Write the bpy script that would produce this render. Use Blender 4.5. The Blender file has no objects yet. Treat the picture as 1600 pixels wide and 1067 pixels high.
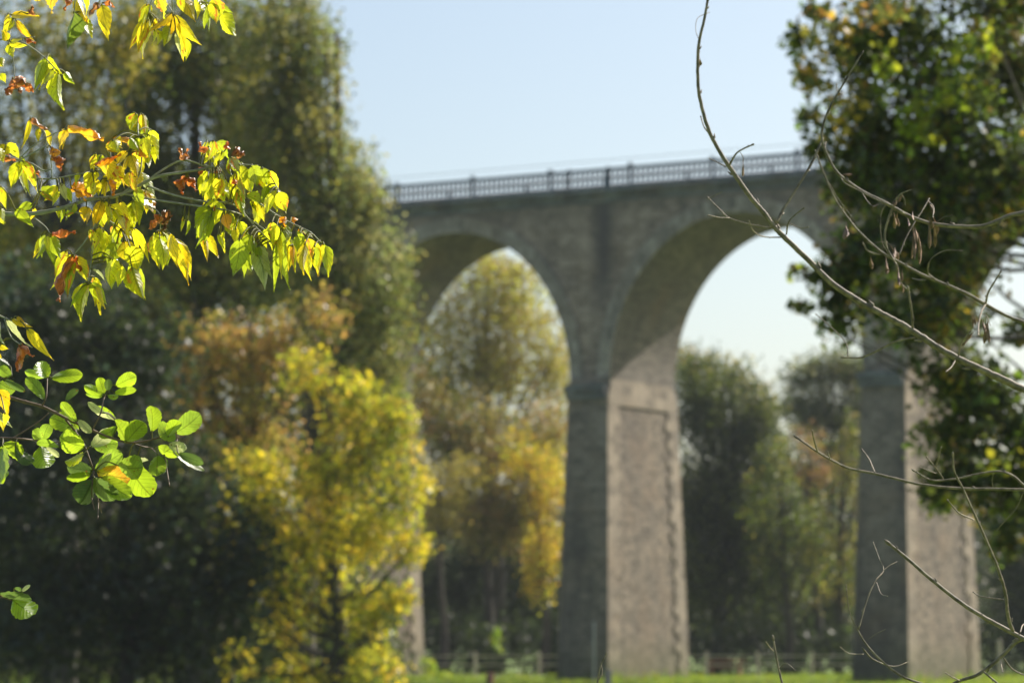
import bpy, math
import numpy as np
from mathutils import Vector

# ------------------------------------------------------------------ camera, sky, sun, exposure
scene = bpy.context.scene
C = scene.collection
F = 5200.0                      # focal length in pixels of the 1600 px wide photograph
HOR = 1002.0
PITCH = math.atan((HOR - 533.5) / F)
CAM = np.array([0.0, 0.0, 1.6])
cd = bpy.data.cameras.new('camera')
cd.sensor_width = 36.0
cd.lens = 36.0 * F / 1600.0
cd.clip_start = 0.1
cd.clip_end = 6000.0
cd.dof.use_dof = True
cd.dof.focus_distance = 5.2
cd.dof.aperture_fstop = 9.8
cam = bpy.data.objects.new('camera', cd)
cam.location = CAM
cam.rotation_euler = (math.pi / 2 + PITCH, 0, 0)
C.objects.link(cam)
scene.camera = cam
FWD = np.array([0, math.cos(PITCH), math.sin(PITCH)])
UP = np.array([0, -math.sin(PITCH), math.cos(PITCH)])
RT = np.array([1.0, 0, 0])

SUN_AZ = math.radians(52)       # clockwise from the viewing direction
SUN_EL = math.radians(41)
world = bpy.data.worlds.new('World')
scene.world = world
world.use_nodes = True
wn = world.node_tree.nodes
wl = world.node_tree.links
wn.clear()
sky = wn.new('ShaderNodeTexSky')
sky.sky_type = 'NISHITA'
sky.sun_disc = False
sky.sun_elevation = SUN_EL
sky.sun_rotation = SUN_AZ
sky.air_density = 0.9
sky.dust_density = 2.2
sky.ozone_density = 1.0
bg = wn.new('ShaderNodeBackground')
bg.inputs['Strength'].default_value = 0.10
wo = wn.new('ShaderNodeOutputWorld')
tint = wn.new('ShaderNodeMix'); tint.data_type = 'RGBA'; tint.blend_type = 'MULTIPLY'; tint.inputs[0].default_value = 1.0
tint.inputs[7].default_value = (.99, .985, .93, 1)
wl.new(sky.outputs[0], tint.inputs[6]); wl.new(tint.outputs[2], bg.inputs[0])
wl.new(bg.outputs[0], wo.inputs[0])
sd = bpy.data.lights.new('sun', 'SUN')
sd.energy = 5.0
sd.angle = math.radians(0.5)
sd.color = (1.0, 0.93, 0.82)
sun = bpy.data.objects.new('sun', sd)
sdir = Vector((math.sin(SUN_AZ) * math.cos(SUN_EL), math.cos(SUN_AZ) * math.cos(SUN_EL), math.sin(SUN_EL)))
sun.rotation_euler = sdir.to_track_quat('Z', 'Y').to_euler()
sun.location = (30, 30, 60)
C.objects.link(sun)
scene.view_settings.view_transform = 'Standard'
scene.view_settings.look = 'None'
scene.view_settings.exposure = 0.72
scene.view_settings.gamma = 1.0

# ------------------------------------------------------------------ helpers
def at(px, py, D):
    """point seen at pixel (px, py) of the 1600x1067 photograph, D metres deep"""
    return CAM + D * (FWD + (px - 800) / F * RT + (533.5 - py) / F * UP)

def tag(o, label=None, cat=None, group=None, kind=None):
    if label: o['label'] = label
    if cat: o['category'] = cat
    if group: o['group'] = group
    if kind: o['kind'] = kind
    return o

def empty(name, loc=(0, 0, 0), rz=0.0, parent=None):
    o = bpy.data.objects.new(name, None)
    C.objects.link(o)
    o.location = loc
    o.rotation_euler = (0, 0, rz)
    o.empty_display_size = 0.2
    if parent: o.parent = parent
    return o

def link(name, me, mat=None, parent=None):
    o = bpy.data.objects.new(name, me)
    if mat and len(me.materials) == 0: me.materials.append(mat)
    C.objects.link(o)
    if parent:
        o.parent = parent
    return o

def mesh_np(name, V, faces, mat=None, parent=None, col=None, uv=None, smooth=False, loc=None):
    """V (n,3); faces list of tuples or (m,k) array; col (n,3) per point; uv (n,2) per point"""
    V = np.asarray(V, dtype=np.float64)
    if loc is not None: V = V - np.asarray(loc)
    me = bpy.data.meshes.new(name)
    if isinstance(faces, np.ndarray):
        m, k = faces.shape
        me.vertices.add(len(V))
        me.vertices.foreach_set('co', V.astype(np.float32).ravel())
        me.loops.add(m * k)
        me.loops.foreach_set('vertex_index', faces.astype(np.int32).ravel())
        me.polygons.add(m)
        me.polygons.foreach_set('loop_start', (np.arange(m) * k).astype(np.int32))
        me.polygons.foreach_set('loop_total', np.full(m, k, dtype=np.int32))
        me.update(calc_edges=True)
    else:
        me.from_pydata([tuple(v) for v in V], [], [tuple(f) for f in faces])
        me.update()
    if col is not None:
        a = me.color_attributes.new('tint', 'FLOAT_COLOR', 'POINT')
        c = np.ones((len(V), 4), dtype=np.float32)
        c[:, :3] = col
        a.data.foreach_set('color', c.ravel())
    if uv is not None:
        l = me.uv_layers.new(name='UVMap')
        idx = np.empty(len(me.loops), dtype=np.int32)
        me.loops.foreach_get('vertex_index', idx)
        l.data.foreach_set('uv', np.asarray(uv, dtype=np.float32)[idx].ravel())
    if smooth:
        me.polygons.foreach_set('use_smooth', np.ones(len(me.polygons), dtype=bool))
    return link(name, me, mat, parent)

class MB:
    """collects vertices and faces of one mesh"""
    def __init__(s): s.v = []; s.f = []
    def add(s, V, Fs):
        n = len(s.v); s.v += [tuple(map(float, p)) for p in V]; s.f += [tuple(i + n for i in f) for f in Fs]
    def box(s, x0, x1, y0, y1, z0, z1):
        s.add([(x0, y0, z0), (x1, y0, z0), (x1, y1, z0), (x0, y1, z0), (x0, y0, z1), (x1, y0, z1), (x1, y1, z1), (x0, y1, z1)],
              [(0, 3, 2, 1), (4, 5, 6, 7), (0, 1, 5, 4), (1, 2, 6, 5), (2, 3, 7, 6), (3, 0, 4, 7)])
    def tube(s, pts, rad, n=8):
        pts = [np.array(p, float) for p in pts]
        V = []; Fs = []
        prev = None
        for i, p in enumerate(pts):
            d = pts[min(i + 1, len(pts) - 1)] - pts[max(i - 1, 0)]
            d = d / (np.linalg.norm(d) + 1e-12)
            if prev is None:
                a = np.array([0, 0, 1.0]) if abs(d[2]) < .9 else np.array([1.0, 0, 0])
                a = np.cross(d, a)
            else: a = prev - d * np.dot(prev, d)
            a /= np.linalg.norm(a) + 1e-12; prev = a; b = np.cross(d, a)
            for k in range(n):
                t = 2 * math.pi * k / n
                V.append(p + rad[i] * (a * math.cos(t) + b * math.sin(t)))
        for i in range(len(pts) - 1):
            for k in range(n):
                k2 = (k + 1) % n
                Fs.append((i * n + k, i * n + k2, (i + 1) * n + k2, (i + 1) * n + k))
        Fs.append(tuple(range(n - 1, -1, -1))); Fs.append(tuple((len(pts) - 1) * n + k for k in range(n)))
        s.add(V, Fs)
    def build(s, name, mat=None, parent=None, smooth=False):
        me = bpy.data.meshes.new(name); me.from_pydata(s.v, [], s.f); me.update()
        if smooth: me.polygons.foreach_set('use_smooth', [True] * len(me.polygons))
        return link(name, me, mat, parent)

def spline(P, sub=5):
    P = [np.array(p, float) for p in P]
    if len(P) < 3: return [P[0] + (P[-1] - P[0]) * t for t in np.linspace(0, 1, sub + 1)]
    Q = [2 * P[0] - P[1]] + P + [2 * P[-1] - P[-2]]
    out = []
    for i in range(1, len(Q) - 2):
        a, b, c, d = Q[i - 1:i + 3]
        for k in range(sub):
            t = k / sub
            out.append(.5 * ((2 * b) + (c - a) * t + (2 * a - 5 * b + 4 * c - d) * t * t + (3 * b - a - 3 * c + d) * t ** 3))
    out.append(P[-1])
    return out

# ------------------------------------------------------------------ materials
def newmat(name):
    m = bpy.data.materials.new(name); m.use_nodes = True
    m.node_tree.nodes.clear()
    return m, m.node_tree.nodes, m.node_tree.links

def simple(name, col, rough=.8, var=.35, scale=20.0, bump=.0, metal=0.0):
    m, n, l = newmat(name)
    tc = n.new('ShaderNodeTexCoord'); nz = n.new('ShaderNodeTexNoise')
    nz.inputs['Scale'].default_value = scale; nz.inputs['Detail'].default_value = 5
    l.new(tc.outputs['Object'], nz.inputs['Vector'])
    r = n.new('ShaderNodeValToRGB')
    r.color_ramp.elements[0].position = .3; r.color_ramp.elements[1].position = .7
    r.color_ramp.elements[0].color = [c * (1 - var) for c in col] + [1]
    r.color_ramp.elements[1].color = [min(1, c * (1 + var)) for c in col] + [1]
    l.new(nz.outputs[0], r.inputs[0])
    b = n.new('ShaderNodeBsdfPrincipled'); b.inputs['Roughness'].default_value = rough
    b.inputs['Metallic'].default_value = metal
    l.new(r.outputs[0], b.inputs['Base Color'])
    if bump:
        bp = n.new('ShaderNodeBump'); bp.inputs['Strength'].default_value = bump
        l.new(nz.outputs[0], bp.inputs['Height']); l.new(bp.outputs[0], b.inputs['Normal'])
    o = n.new('ShaderNodeOutputMaterial'); l.new(b.outputs[0], o.inputs[0])
    return m

def leafmat(name, trans=.5, gloss=.06, rough=.35, veins=False, tsat=1.0):
    m, n, l = newmat(name)
    at_ = n.new('ShaderNodeAttribute'); at_.attribute_name = 'tint'
    col = at_.outputs['Color']
    nrm = None
    if veins:
        uv = n.new('ShaderNodeUVMap'); sp = n.new('ShaderNodeSeparateXYZ'); l.new(uv.outputs[0], sp.inputs[0])
        def M(op, a, b=None):
            k = n.new('ShaderNodeMath'); k.operation = op
            for i, v in enumerate((a, b)):
                if v is None: continue
                if isinstance(v, (int, float)): k.inputs[i].default_value = v
                else: l.new(v, k.inputs[i])
            return k.outputs[0]
        x = M('ABSOLUTE', M('MULTIPLY', M('SUBTRACT', sp.outputs[0], .5), 2))
        mid = M('LESS_THAN', x, .06)
        ph = M('FRACT', M('MULTIPLY', M('SUBTRACT', sp.outputs[1], M('MULTIPLY', x, .28)), 8.0))
        lat = M('LESS_THAN', M('ABSOLUTE', M('SUBTRACT', ph, .5)), .07)
        v = M('MAXIMUM', mid, M('MULTIPLY', lat, .7))
        tri = M('ABSOLUTE', M('SUBTRACT', ph, .5))
        nz = n.new('ShaderNodeTexNoise'); nz.inputs['Scale'].default_value = 60; nz.inputs['Detail'].default_value = 4
        tc = n.new('ShaderNodeTexCoord'); l.new(tc.outputs['Object'], nz.inputs['Vector'])
        mr = n.new('ShaderNodeMapRange'); mr.inputs[1].default_value = .3; mr.inputs[2].default_value = .7
        mr.inputs[3].default_value = .78; mr.inputs[4].default_value = 1.15
        l.new(nz.outputs[0], mr.inputs[0])
        mx = n.new('ShaderNodeVectorMath'); mx.operation = 'SCALE'; l.new(col, mx.inputs[0])
        l.new(M('MULTIPLY', mr.outputs[0], M('SUBTRACT', 1.0, M('MULTIPLY', v, .42))), mx.inputs['Scale'])
        col = mx.outputs[0]
        # small dark specks
        sk = n.new('ShaderNodeTexNoise'); sk.inputs['Scale'].default_value = 220; sk.inputs['Detail'].default_value = 1
        l.new(tc.outputs['Object'], sk.inputs['Vector'])
        sm = n.new('ShaderNodeMapRange'); sm.inputs[1].default_value = .70; sm.inputs[2].default_value = .76
        l.new(sk.outputs[0], sm.inputs[0])
        mc = n.new('ShaderNodeMix'); mc.data_type = 'RGBA'; l.new(sm.outputs[0], mc.inputs[0])
        l.new(col, mc.inputs[6]); mc.inputs[7].default_value = (.16, .06, .01, 1)
        col = mc.outputs[2]
        bp = n.new('ShaderNodeBump'); bp.inputs['Strength'].default_value = .5; bp.inputs['Distance'].default_value = .0015
        l.new(M('ADD', M('MULTIPLY', v, -1.0), tri), bp.inputs['Height']); nrm = bp.outputs[0]
    d = n.new('ShaderNodeBsdfDiffuse'); t = n.new('ShaderNodeBsdfTranslucent'); g = n.new('ShaderNodeBsdfGlossy')
    hs = n.new('ShaderNodeHueSaturation'); hs.inputs['Saturation'].default_value = tsat; hs.inputs['Value'].default_value = 1.25
    l.new(col, hs.inputs['Color'])
    l.new(col, d.inputs[0]); l.new(hs.outputs[0], t.inputs[0]); g.inputs['Roughness'].default_value = rough
    if nrm:
        l.new(nrm, d.inputs['Normal']); l.new(nrm, g.inputs['Normal'])
    a = n.new('ShaderNodeMixShader'); a.inputs[0].default_value = trans
    l.new(d.outputs[0], a.inputs[1]); l.new(t.outputs[0], a.inputs[2])
    b = n.new('ShaderNodeMixShader')
    if veins:
        lw = n.new('ShaderNodeLayerWeight'); lw.inputs[0].default_value = .3
        mm = n.new('ShaderNodeMath'); mm.operation = 'MULTIPLY_ADD'; mm.inputs[1].default_value = .15; mm.inputs[2].default_value = gloss
        l.new(lw.outputs['Fresnel'], mm.inputs[0]); l.new(mm.outputs[0], b.inputs[0])
    else: b.inputs[0].default_value = gloss
    l.new(a.outputs[0], b.inputs[1]); l.new(g.outputs[0], b.inputs[2])
    o = n.new('ShaderNodeOutputMaterial'); l.new(b.outputs[0], o.inputs[0])
    return m

def masonry(name, stone, mortar, bw=.42, bh=.2, bump=.5, stain=.6, seed=0.0, rubble=False):
    m, n, l = newmat(name)
    tc = n.new('ShaderNodeTexCoord'); sp = n.new('ShaderNodeSeparateXYZ'); l.new(tc.outputs['Object'], sp.inputs[0])
    ad = n.new('ShaderNodeMath'); ad.operation = 'ADD'; l.new(sp.outputs[0], ad.inputs[0]); l.new(sp.outputs[1], ad.inputs[1])
    cb = n.new('ShaderNodeCombineXYZ'); l.new(ad.outputs[0], cb.inputs[0]); l.new(sp.outputs[2], cb.inputs[1])
    br = n.new('ShaderNodeTexBrick')
    br.inputs['Scale'].default_value = 1.0
    br.inputs['Brick Width'].default_value = bw; br.inputs['Row Height'].default_value = bh
    br.inputs['Mortar Size'].default_value = .018; br.inputs['Mortar Smooth'].default_value = .3
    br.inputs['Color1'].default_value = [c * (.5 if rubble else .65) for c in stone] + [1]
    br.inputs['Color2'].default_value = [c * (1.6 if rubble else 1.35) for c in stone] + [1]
    br.inputs['Mortar'].default_value = list(mortar) + [1]
    wob = n.new('ShaderNodeTexNoise'); wob.inputs['Scale'].default_value = 2.2; l.new(tc.outputs['Object'], wob.inputs['Vector'])
    wm = n.new('ShaderNodeVectorMath'); wm.operation = 'MULTIPLY_ADD'
    wm.inputs[1].default_value = (.12, .12, 0) if rubble else (.03, .03, 0)
    l.new(wob.outputs['Color'], wm.inputs[0]); l.new(cb.outputs[0], wm.inputs[2])
    l.new(wm.outputs[0], br.inputs['Vector'])
    nz = n.new('ShaderNodeTexNoise'); nz.inputs['Scale'].default_value = 9; nz.inputs['Detail'].default_value = 6
    l.new(tc.outputs['Object'], nz.inputs['Vector'])
    m1 = n.new('ShaderNodeMix'); m1.data_type = 'RGBA'; m1.blend_type = 'OVERLAY'; m1.inputs[0].default_value = .7
    l.new(br.outputs['Color'], m1.inputs[6]); l.new(nz.outputs[0], m1.inputs[7])
    # damp streaks and lichen, longer than wide
    mp = n.new('ShaderNodeMapping'); mp.inputs['Scale'].default_value = (.75, .75, .16); mp.inputs['Location'].default_value = (seed, seed * 2, 0)
    l.new(tc.outputs['Object'], mp.inputs[0])
    st = n.new('ShaderNodeTexNoise'); st.inputs['Scale'].default_value = 1.0; st.inputs['Detail'].default_value = 7; st.inputs['Roughness'].default_value = .65
    l.new(mp.outputs[0], st.inputs['Vector'])
    mr = n.new('ShaderNodeMapRange'); mr.inputs[1].default_value = .42; mr.inputs[2].default_value = .66
    mr.inputs[4].default_value = stain
    l.new(st.outputs[0], mr.inputs[0])
    m2 = n.new('ShaderNodeMix'); m2.data_type = 'RGBA'; l.new(mr.outputs[0], m2.inputs[0])
    l.new(m1.outputs[2], m2.inputs[6]); m2.inputs[7].default_value = (.072, .062, .058, 1)
    # rusty warm patches
    wp = n.new('ShaderNodeTexNoise'); wp.inputs['Scale'].default_value = .5; wp.inputs['Detail'].default_value = 5
    l.new(tc.outputs['Object'], wp.inputs['Vector'])
    wr = n.new('ShaderNodeMapRange'); wr.inputs[1].default_value = .5; wr.inputs[2].default_value = .7; wr.inputs[4].default_value = .45
    l.new(wp.outputs[0], wr.inputs[0])
    m3 = n.new('ShaderNodeMix'); m3.data_type = 'RGBA'; l.new(wr.outputs[0], m3.inputs[0])
    l.new(m2.outputs[2], m3.inputs[6]); m3.inputs[7].default_value = (.25, .17, .11, 1)
    def M(op, a, b_=None, c_=None):
        k = n.new('ShaderNodeMath'); k.operation = op
        for i, v in enumerate((a, b_, c_)):
            if v is None: continue
            if isinstance(v, (int, float)): k.inputs[i].default_value = v
            else: l.new(v, k.inputs[i])
        return k.outputs[0]
    def ramp(v, a, b_, lo=0.0, hi=1.0):
        k = n.new('ShaderNodeMapRange'); l.new(v, k.inputs[0])
        for i, q in enumerate((a, b_, lo, hi)): k.inputs[i + 1].default_value = q
        return k.outputs[0]
    zz = sp.outputs[2]
    moss = M('MULTIPLY', ramp(M('MULTIPLY_ADD', nz.outputs[0], 2.2, zz), .9, 3.0, 1.0, 0.0), .75)
    m4 = n.new('ShaderNodeMix'); m4.data_type = 'RGBA'; l.new(moss, m4.inputs[0])
    l.new(m3.outputs[2], m4.inputs[6]); m4.inputs[7].default_value = (.10, .105, .04, 1)
    out = m4.outputs[2]
    if name == 'spandrel_masonry':
        # soot and water streaks running down from the drain openings over each pier
        pp = M('PINGPONG', M('ADD', sp.outputs[0], 13.253 * 20 - .65), 13.253 / 2)
        band = ramp(M('MULTIPLY_ADD', st.outputs[0], .8, pp), .45, 1.15, 1.0, 0.0)
        hgt = ramp(M('MULTIPLY_ADD', st.outputs[0], 3.0, zz), 16.5, 19.0)
        m5 = n.new('ShaderNodeMix'); m5.data_type = 'RGBA'; l.new(M('MULTIPLY', M('MULTIPLY', band, hgt), .85), m5.inputs[0])
        l.new(out, m5.inputs[6]); m5.inputs[7].default_value = (.055, .055, .062, 1)
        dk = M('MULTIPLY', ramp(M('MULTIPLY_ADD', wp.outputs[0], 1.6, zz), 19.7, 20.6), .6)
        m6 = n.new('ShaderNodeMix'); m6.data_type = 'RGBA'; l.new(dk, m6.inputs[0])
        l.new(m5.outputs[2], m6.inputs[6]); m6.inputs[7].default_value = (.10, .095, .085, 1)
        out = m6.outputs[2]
    b = n.new('ShaderNodeBsdfPrincipled'); b.inputs['Roughness'].default_value = .92
    l.new(out, b.inputs['Base Color'])
    hm = n.new('ShaderNodeMath'); hm.operation = 'MULTIPLY_ADD'; hm.inputs[1].default_value = -.8
    l.new(br.outputs['Fac'], hm.inputs[0]); l.new(nz.outputs[0], hm.inputs[2])
    bp = n.new('ShaderNodeBump'); bp.inputs['Strength'].default_value = bump; bp.inputs['Distance'].default_value = .06
    l.new(hm.outputs[0], bp.inputs['Height']); l.new(bp.outputs[0], b.inputs['Normal'])
    o = n.new('ShaderNodeOutputMaterial'); l.new(b.outputs[0], o.inputs[0])
    return m

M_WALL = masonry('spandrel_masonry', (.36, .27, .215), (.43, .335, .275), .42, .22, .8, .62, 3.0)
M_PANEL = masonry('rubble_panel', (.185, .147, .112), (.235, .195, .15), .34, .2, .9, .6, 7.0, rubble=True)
M_QUOIN = masonry('dressed_stone', (.265, .215, .165), (.31, .26, .205), .8, .42, .3, .4, 5.0)
M_PIER = masonry('pier_masonry', (.24, .19, .155), (.31, .26, .22), .5, .24, 1.0, .85, 1.0)
M_RING = masonry('voussoir_stone', (.34, .285, .24), (.38, .32, .27), .3, .5, .3, .5, 9.0)
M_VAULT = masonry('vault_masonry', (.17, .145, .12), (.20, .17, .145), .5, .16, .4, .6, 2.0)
M_CORN = masonry('cornice_stone', (.16, .165, .17), (.2, .2, .2), .9, .3, .3, .6, 4.0)
M_IRON = simple('weathered_iron', (.12, .145, .19), .55, .3, 30, 0, .3)
M_BARK = simple('tree_bark', (.065, .055, .045), .95, .4, 6, .5)
M_TWIG = simple('pale_twig_bark', (.19, .15, .10), .65, .6, 70, .7)
M_ELDER = simple('grey_green_twig_bark', (.30, .30, .22), .5, .35, 80, .2)
M_ALDER = simple('brown_twig_bark', (.14, .09, .06), .6, .4, 80, .2)
M_SEED = simple('dry_seed_wing', (.20, .125, .09), .75, .6, 60, .3)
M_WOOD = simple('weathered_wood', (.42, .37, .31), .9, .3, 10, .3)
M_STEEL = simple('galvanised_steel', (.3, .31, .32), .5, .15, 10, 0, .5)
M_RED = simple('red_brown_wood', (.34, .15, .10), .85, .25, 10, .2)
M_PATH = simple('pale_gravel', (.40, .38, .36), .95, .2, 4, .2)
M_LEAF = leafmat('background_foliage', .6, .035, .42)
M_FLEAF = leafmat('foreground_leaf', .72, .03, .45, veins=True)
M_GRASSB = leafmat('grass_blades', .45, .03, .5)

# ------------------------------------------------------------------ ground
m, n, l = newmat('meadow_grass')
tc = n.new('ShaderNodeTexCoord'); nz = n.new('ShaderNodeTexNoise'); nz.inputs['Scale'].default_value = .6; nz.inputs['Detail'].default_value = 8
l.new(tc.outputs['Object'], nz.inputs['Vector'])
r = n.new('ShaderNodeValToRGB'); r.color_ramp.elements[0].position = .35; r.color_ramp.elements[1].position = .7
r.color_ramp.elements[0].color = (.07, .12, .018, 1); r.color_ramp.elements[1].color = (.17, .25, .03, 1)
l.new(nz.outputs[0], r.inputs[0])
b = n.new('ShaderNodeBsdfPrincipled'); b.inputs['Roughness'].default_value = .9; l.new(r.outputs[0], b.inputs['Base Color'])
o = n.new('ShaderNodeOutputMaterial'); l.new(b.outputs[0], o.inputs[0])
M_GROUND = m
g = MB(); g.add([(-1000, -100, 0), (1000, -100, 0), (1000, 1500, 0), (-1000, 1500, 0)], [(0, 1, 2, 3)])
tag(g.build('ground', M_GROUND), kind='structure')
g = MB(); P0 = [at(560, 1046, 158), at(845, 1046, 158)]
g.add([(-9.0, 155, .004), (1.6, 153, .004), (1.6, 161, .004), (-9.0, 163, .004)], [(0, 1, 2, 3)])
tag(g.build('path', M_PATH), kind='structure')
rng = np.random.default_rng(5)
N = 26000
gy = 120 + 48 * rng.random(N); gx = (rng.random(N) - .5) * gy * .34
h = .08 + .14 * rng.random(N) ** 2; an = rng.random(N) * math.pi; wd = .02 + .02 * rng.random(N)
keep = ~((gx > -9) & (gx < 1.6) & (gy > 154) & (gy < 162))
gx, gy, h, an, wd = [a[keep] for a in (gx, gy, h, an, wd)]; N = len(gx)
V = np.zeros((N, 3, 3)); V[:, 0] = np.c_[gx - wd * np.cos(an), gy - wd * np.sin(an), 0 * gx]
V[:, 1] = np.c_[gx + wd * np.cos(an), gy + wd * np.sin(an), 0 * gx]
V[:, 2] = np.c_[gx + (rng.random(N) - .5) * h, gy + (rng.random(N) - .5) * h, h]
# longer weeds round the pier feet
nw = 5200; kk = rng.integers(-1, 3, nw); pu = kk * 13.253 + (rng.random(nw) - .5) * 3.4; pv_ = -1.3 + 8.6 * rng.random(nw)
out_ = (np.abs(pu - kk * 13.253) > 1.2) | (pv_ < -.72) | (pv_ > 6.4); pu, pv_ = pu[out_], pv_[out_]; nw = len(pu)
wx = 3.231 + pu * math.cos(.536) + pv_ * math.sin(.536); wy = 136.836 - pu * math.sin(.536) + pv_ * math.cos(.536)
wh = .12 + .5 * rng.random(nw) ** 2.5; wa = rng.random(nw) * math.pi; ww_ = .02 + .03 * rng.random(nw)
W3 = np.stack([np.c_[wx - ww_ * np.cos(wa), wy - ww_ * np.sin(wa), 0 * wx], np.c_[wx + ww_ * np.cos(wa), wy + ww_ * np.sin(wa), 0 * wx],
               np.c_[wx + (rng.random(nw) - .5) * wh, wy + (rng.random(nw) - .5) * wh, wh]], 1)
V = np.concatenate([V, W3]); N = len(V)
c = np.array([.24, .34, .03]) * (.6 + .7 * rng.random((N, 1))); c[:, 0] *= .8 + .6 * rng.random(N)
tag(mesh_np('grass', V.reshape(-1, 3), np.arange(3 * N).reshape(-1, 3), M_GRASSB, col=np.repeat(c, 3, 0)),
    'bright green meadow grass at the foot of the stone piers', 'grass', kind='stuff')

# ------------------------------------------------------------------ viaduct
TH = .536; VX, VY = 3.231, 136.836; S = 13.253; T = 1.884; W = 5.635; ZC = 11.64; ZT = 19.93; BU = .263; BV = .621
ZS = 12.35; CROWN = 18.85
via = empty('viaduct', (VX, VY, 0), -TH)
tag(via, 'tall grey stone viaduct with round arches and an iron railing on top', 'viaduct')
KS = range(-3, 4)
U0, U1 = -3.5 * S, 3.5 * S
RX = (S - T) / 2
def arch_z(u):
    k = math.floor(u / S + .5)           # nearest pier
    d = abs(u - k * S)
    if d <= T / 2: return None
    x = (S / 2 - d) / RX
    return ZS + (CROWN - ZS) * math.sqrt(max(0, 1 - x * x))
us = []
NA = 48
for k in range(-3, 3):
    c0 = (k + .5) * S
    us += [c0 - RX * math.cos(math.pi * i / NA) for i in range(NA + 1)]
wall = MB(); vault = MB()
edges = []
for k in KS: edges.append((k * S - T / 2, k * S + T / 2, None))
for i in range(len(us) - 1):
    a, b_ = us[i], us[i + 1]
    if b_ - a > T * .9 and arch_z((a + b_) / 2) is None: continue
    edges.append((a, b_, 1))
def az(u):
    z = arch_z(u)
    return ZS if z is None else z
for a, b_, t in edges:
    za, zb = (ZS, ZS) if t is None else (az(a), az(b_))
    for y, flip in ((0, False), (W, True)):
        f = (0, 1, 2, 3) if not flip else (3, 2, 1, 0)
        wall.add([(a, y, za), (b_, y, zb), (b_, y, ZT), (a, y, ZT)], [f])
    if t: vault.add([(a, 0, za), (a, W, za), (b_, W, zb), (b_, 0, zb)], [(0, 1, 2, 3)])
wall.add([(U0, 0, ZT), (U1, 0, ZT), (U1, W, ZT), (U0, W, ZT)], [(0, 1, 2, 3)])
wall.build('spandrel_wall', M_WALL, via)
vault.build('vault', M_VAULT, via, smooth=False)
# voussoir rings, 6 cm proud
for k in range(-3, 3):
    c0 = (k + .5) * S
    mb = MB()
    n_ = 44
    for i in range(n_):
        pr = []
        for j in (i, i + 1):
            t = math.pi * j / n_
            cx, sz = -math.cos(t), math.sin(t)
            inn = (c0 + RX * cx, ZS + (CROWN - ZS) * sz)
            ou = (c0 + (RX + .62) * cx, ZS + (CROWN + .66 - ZS) * sz)
            if abs(ou[0] - c0) > S / 2 - .01: ou = (c0 + (S / 2 - .01) * (1 if ou[0] > c0 else -1), ou[1])
            pr.append((inn, ou))
        (a, b1), (a2, b2) = pr
        y0 = -.06
        g_ = .006 * (i % 2)
        vs = [(a[0], y0 - g_, a[1]), (a2[0], y0 - g_, a2[1]), (b2[0], y0 - g_, b2[1]), (b1[0], y0 - g_, b1[1]),
              (a[0], 0, a[1]), (a2[0], 0, a2[1]), (b2[0], 0, b2[1]), (b1[0], 0, b1[1])]
        mb.add(vs, [(0, 3, 2, 1), (0, 1, 5, 4), (2, 3, 7, 6), (1, 2, 6, 5), (3, 0, 4, 7)])
    mb.build('arch_ring', M_RING, via)
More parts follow.
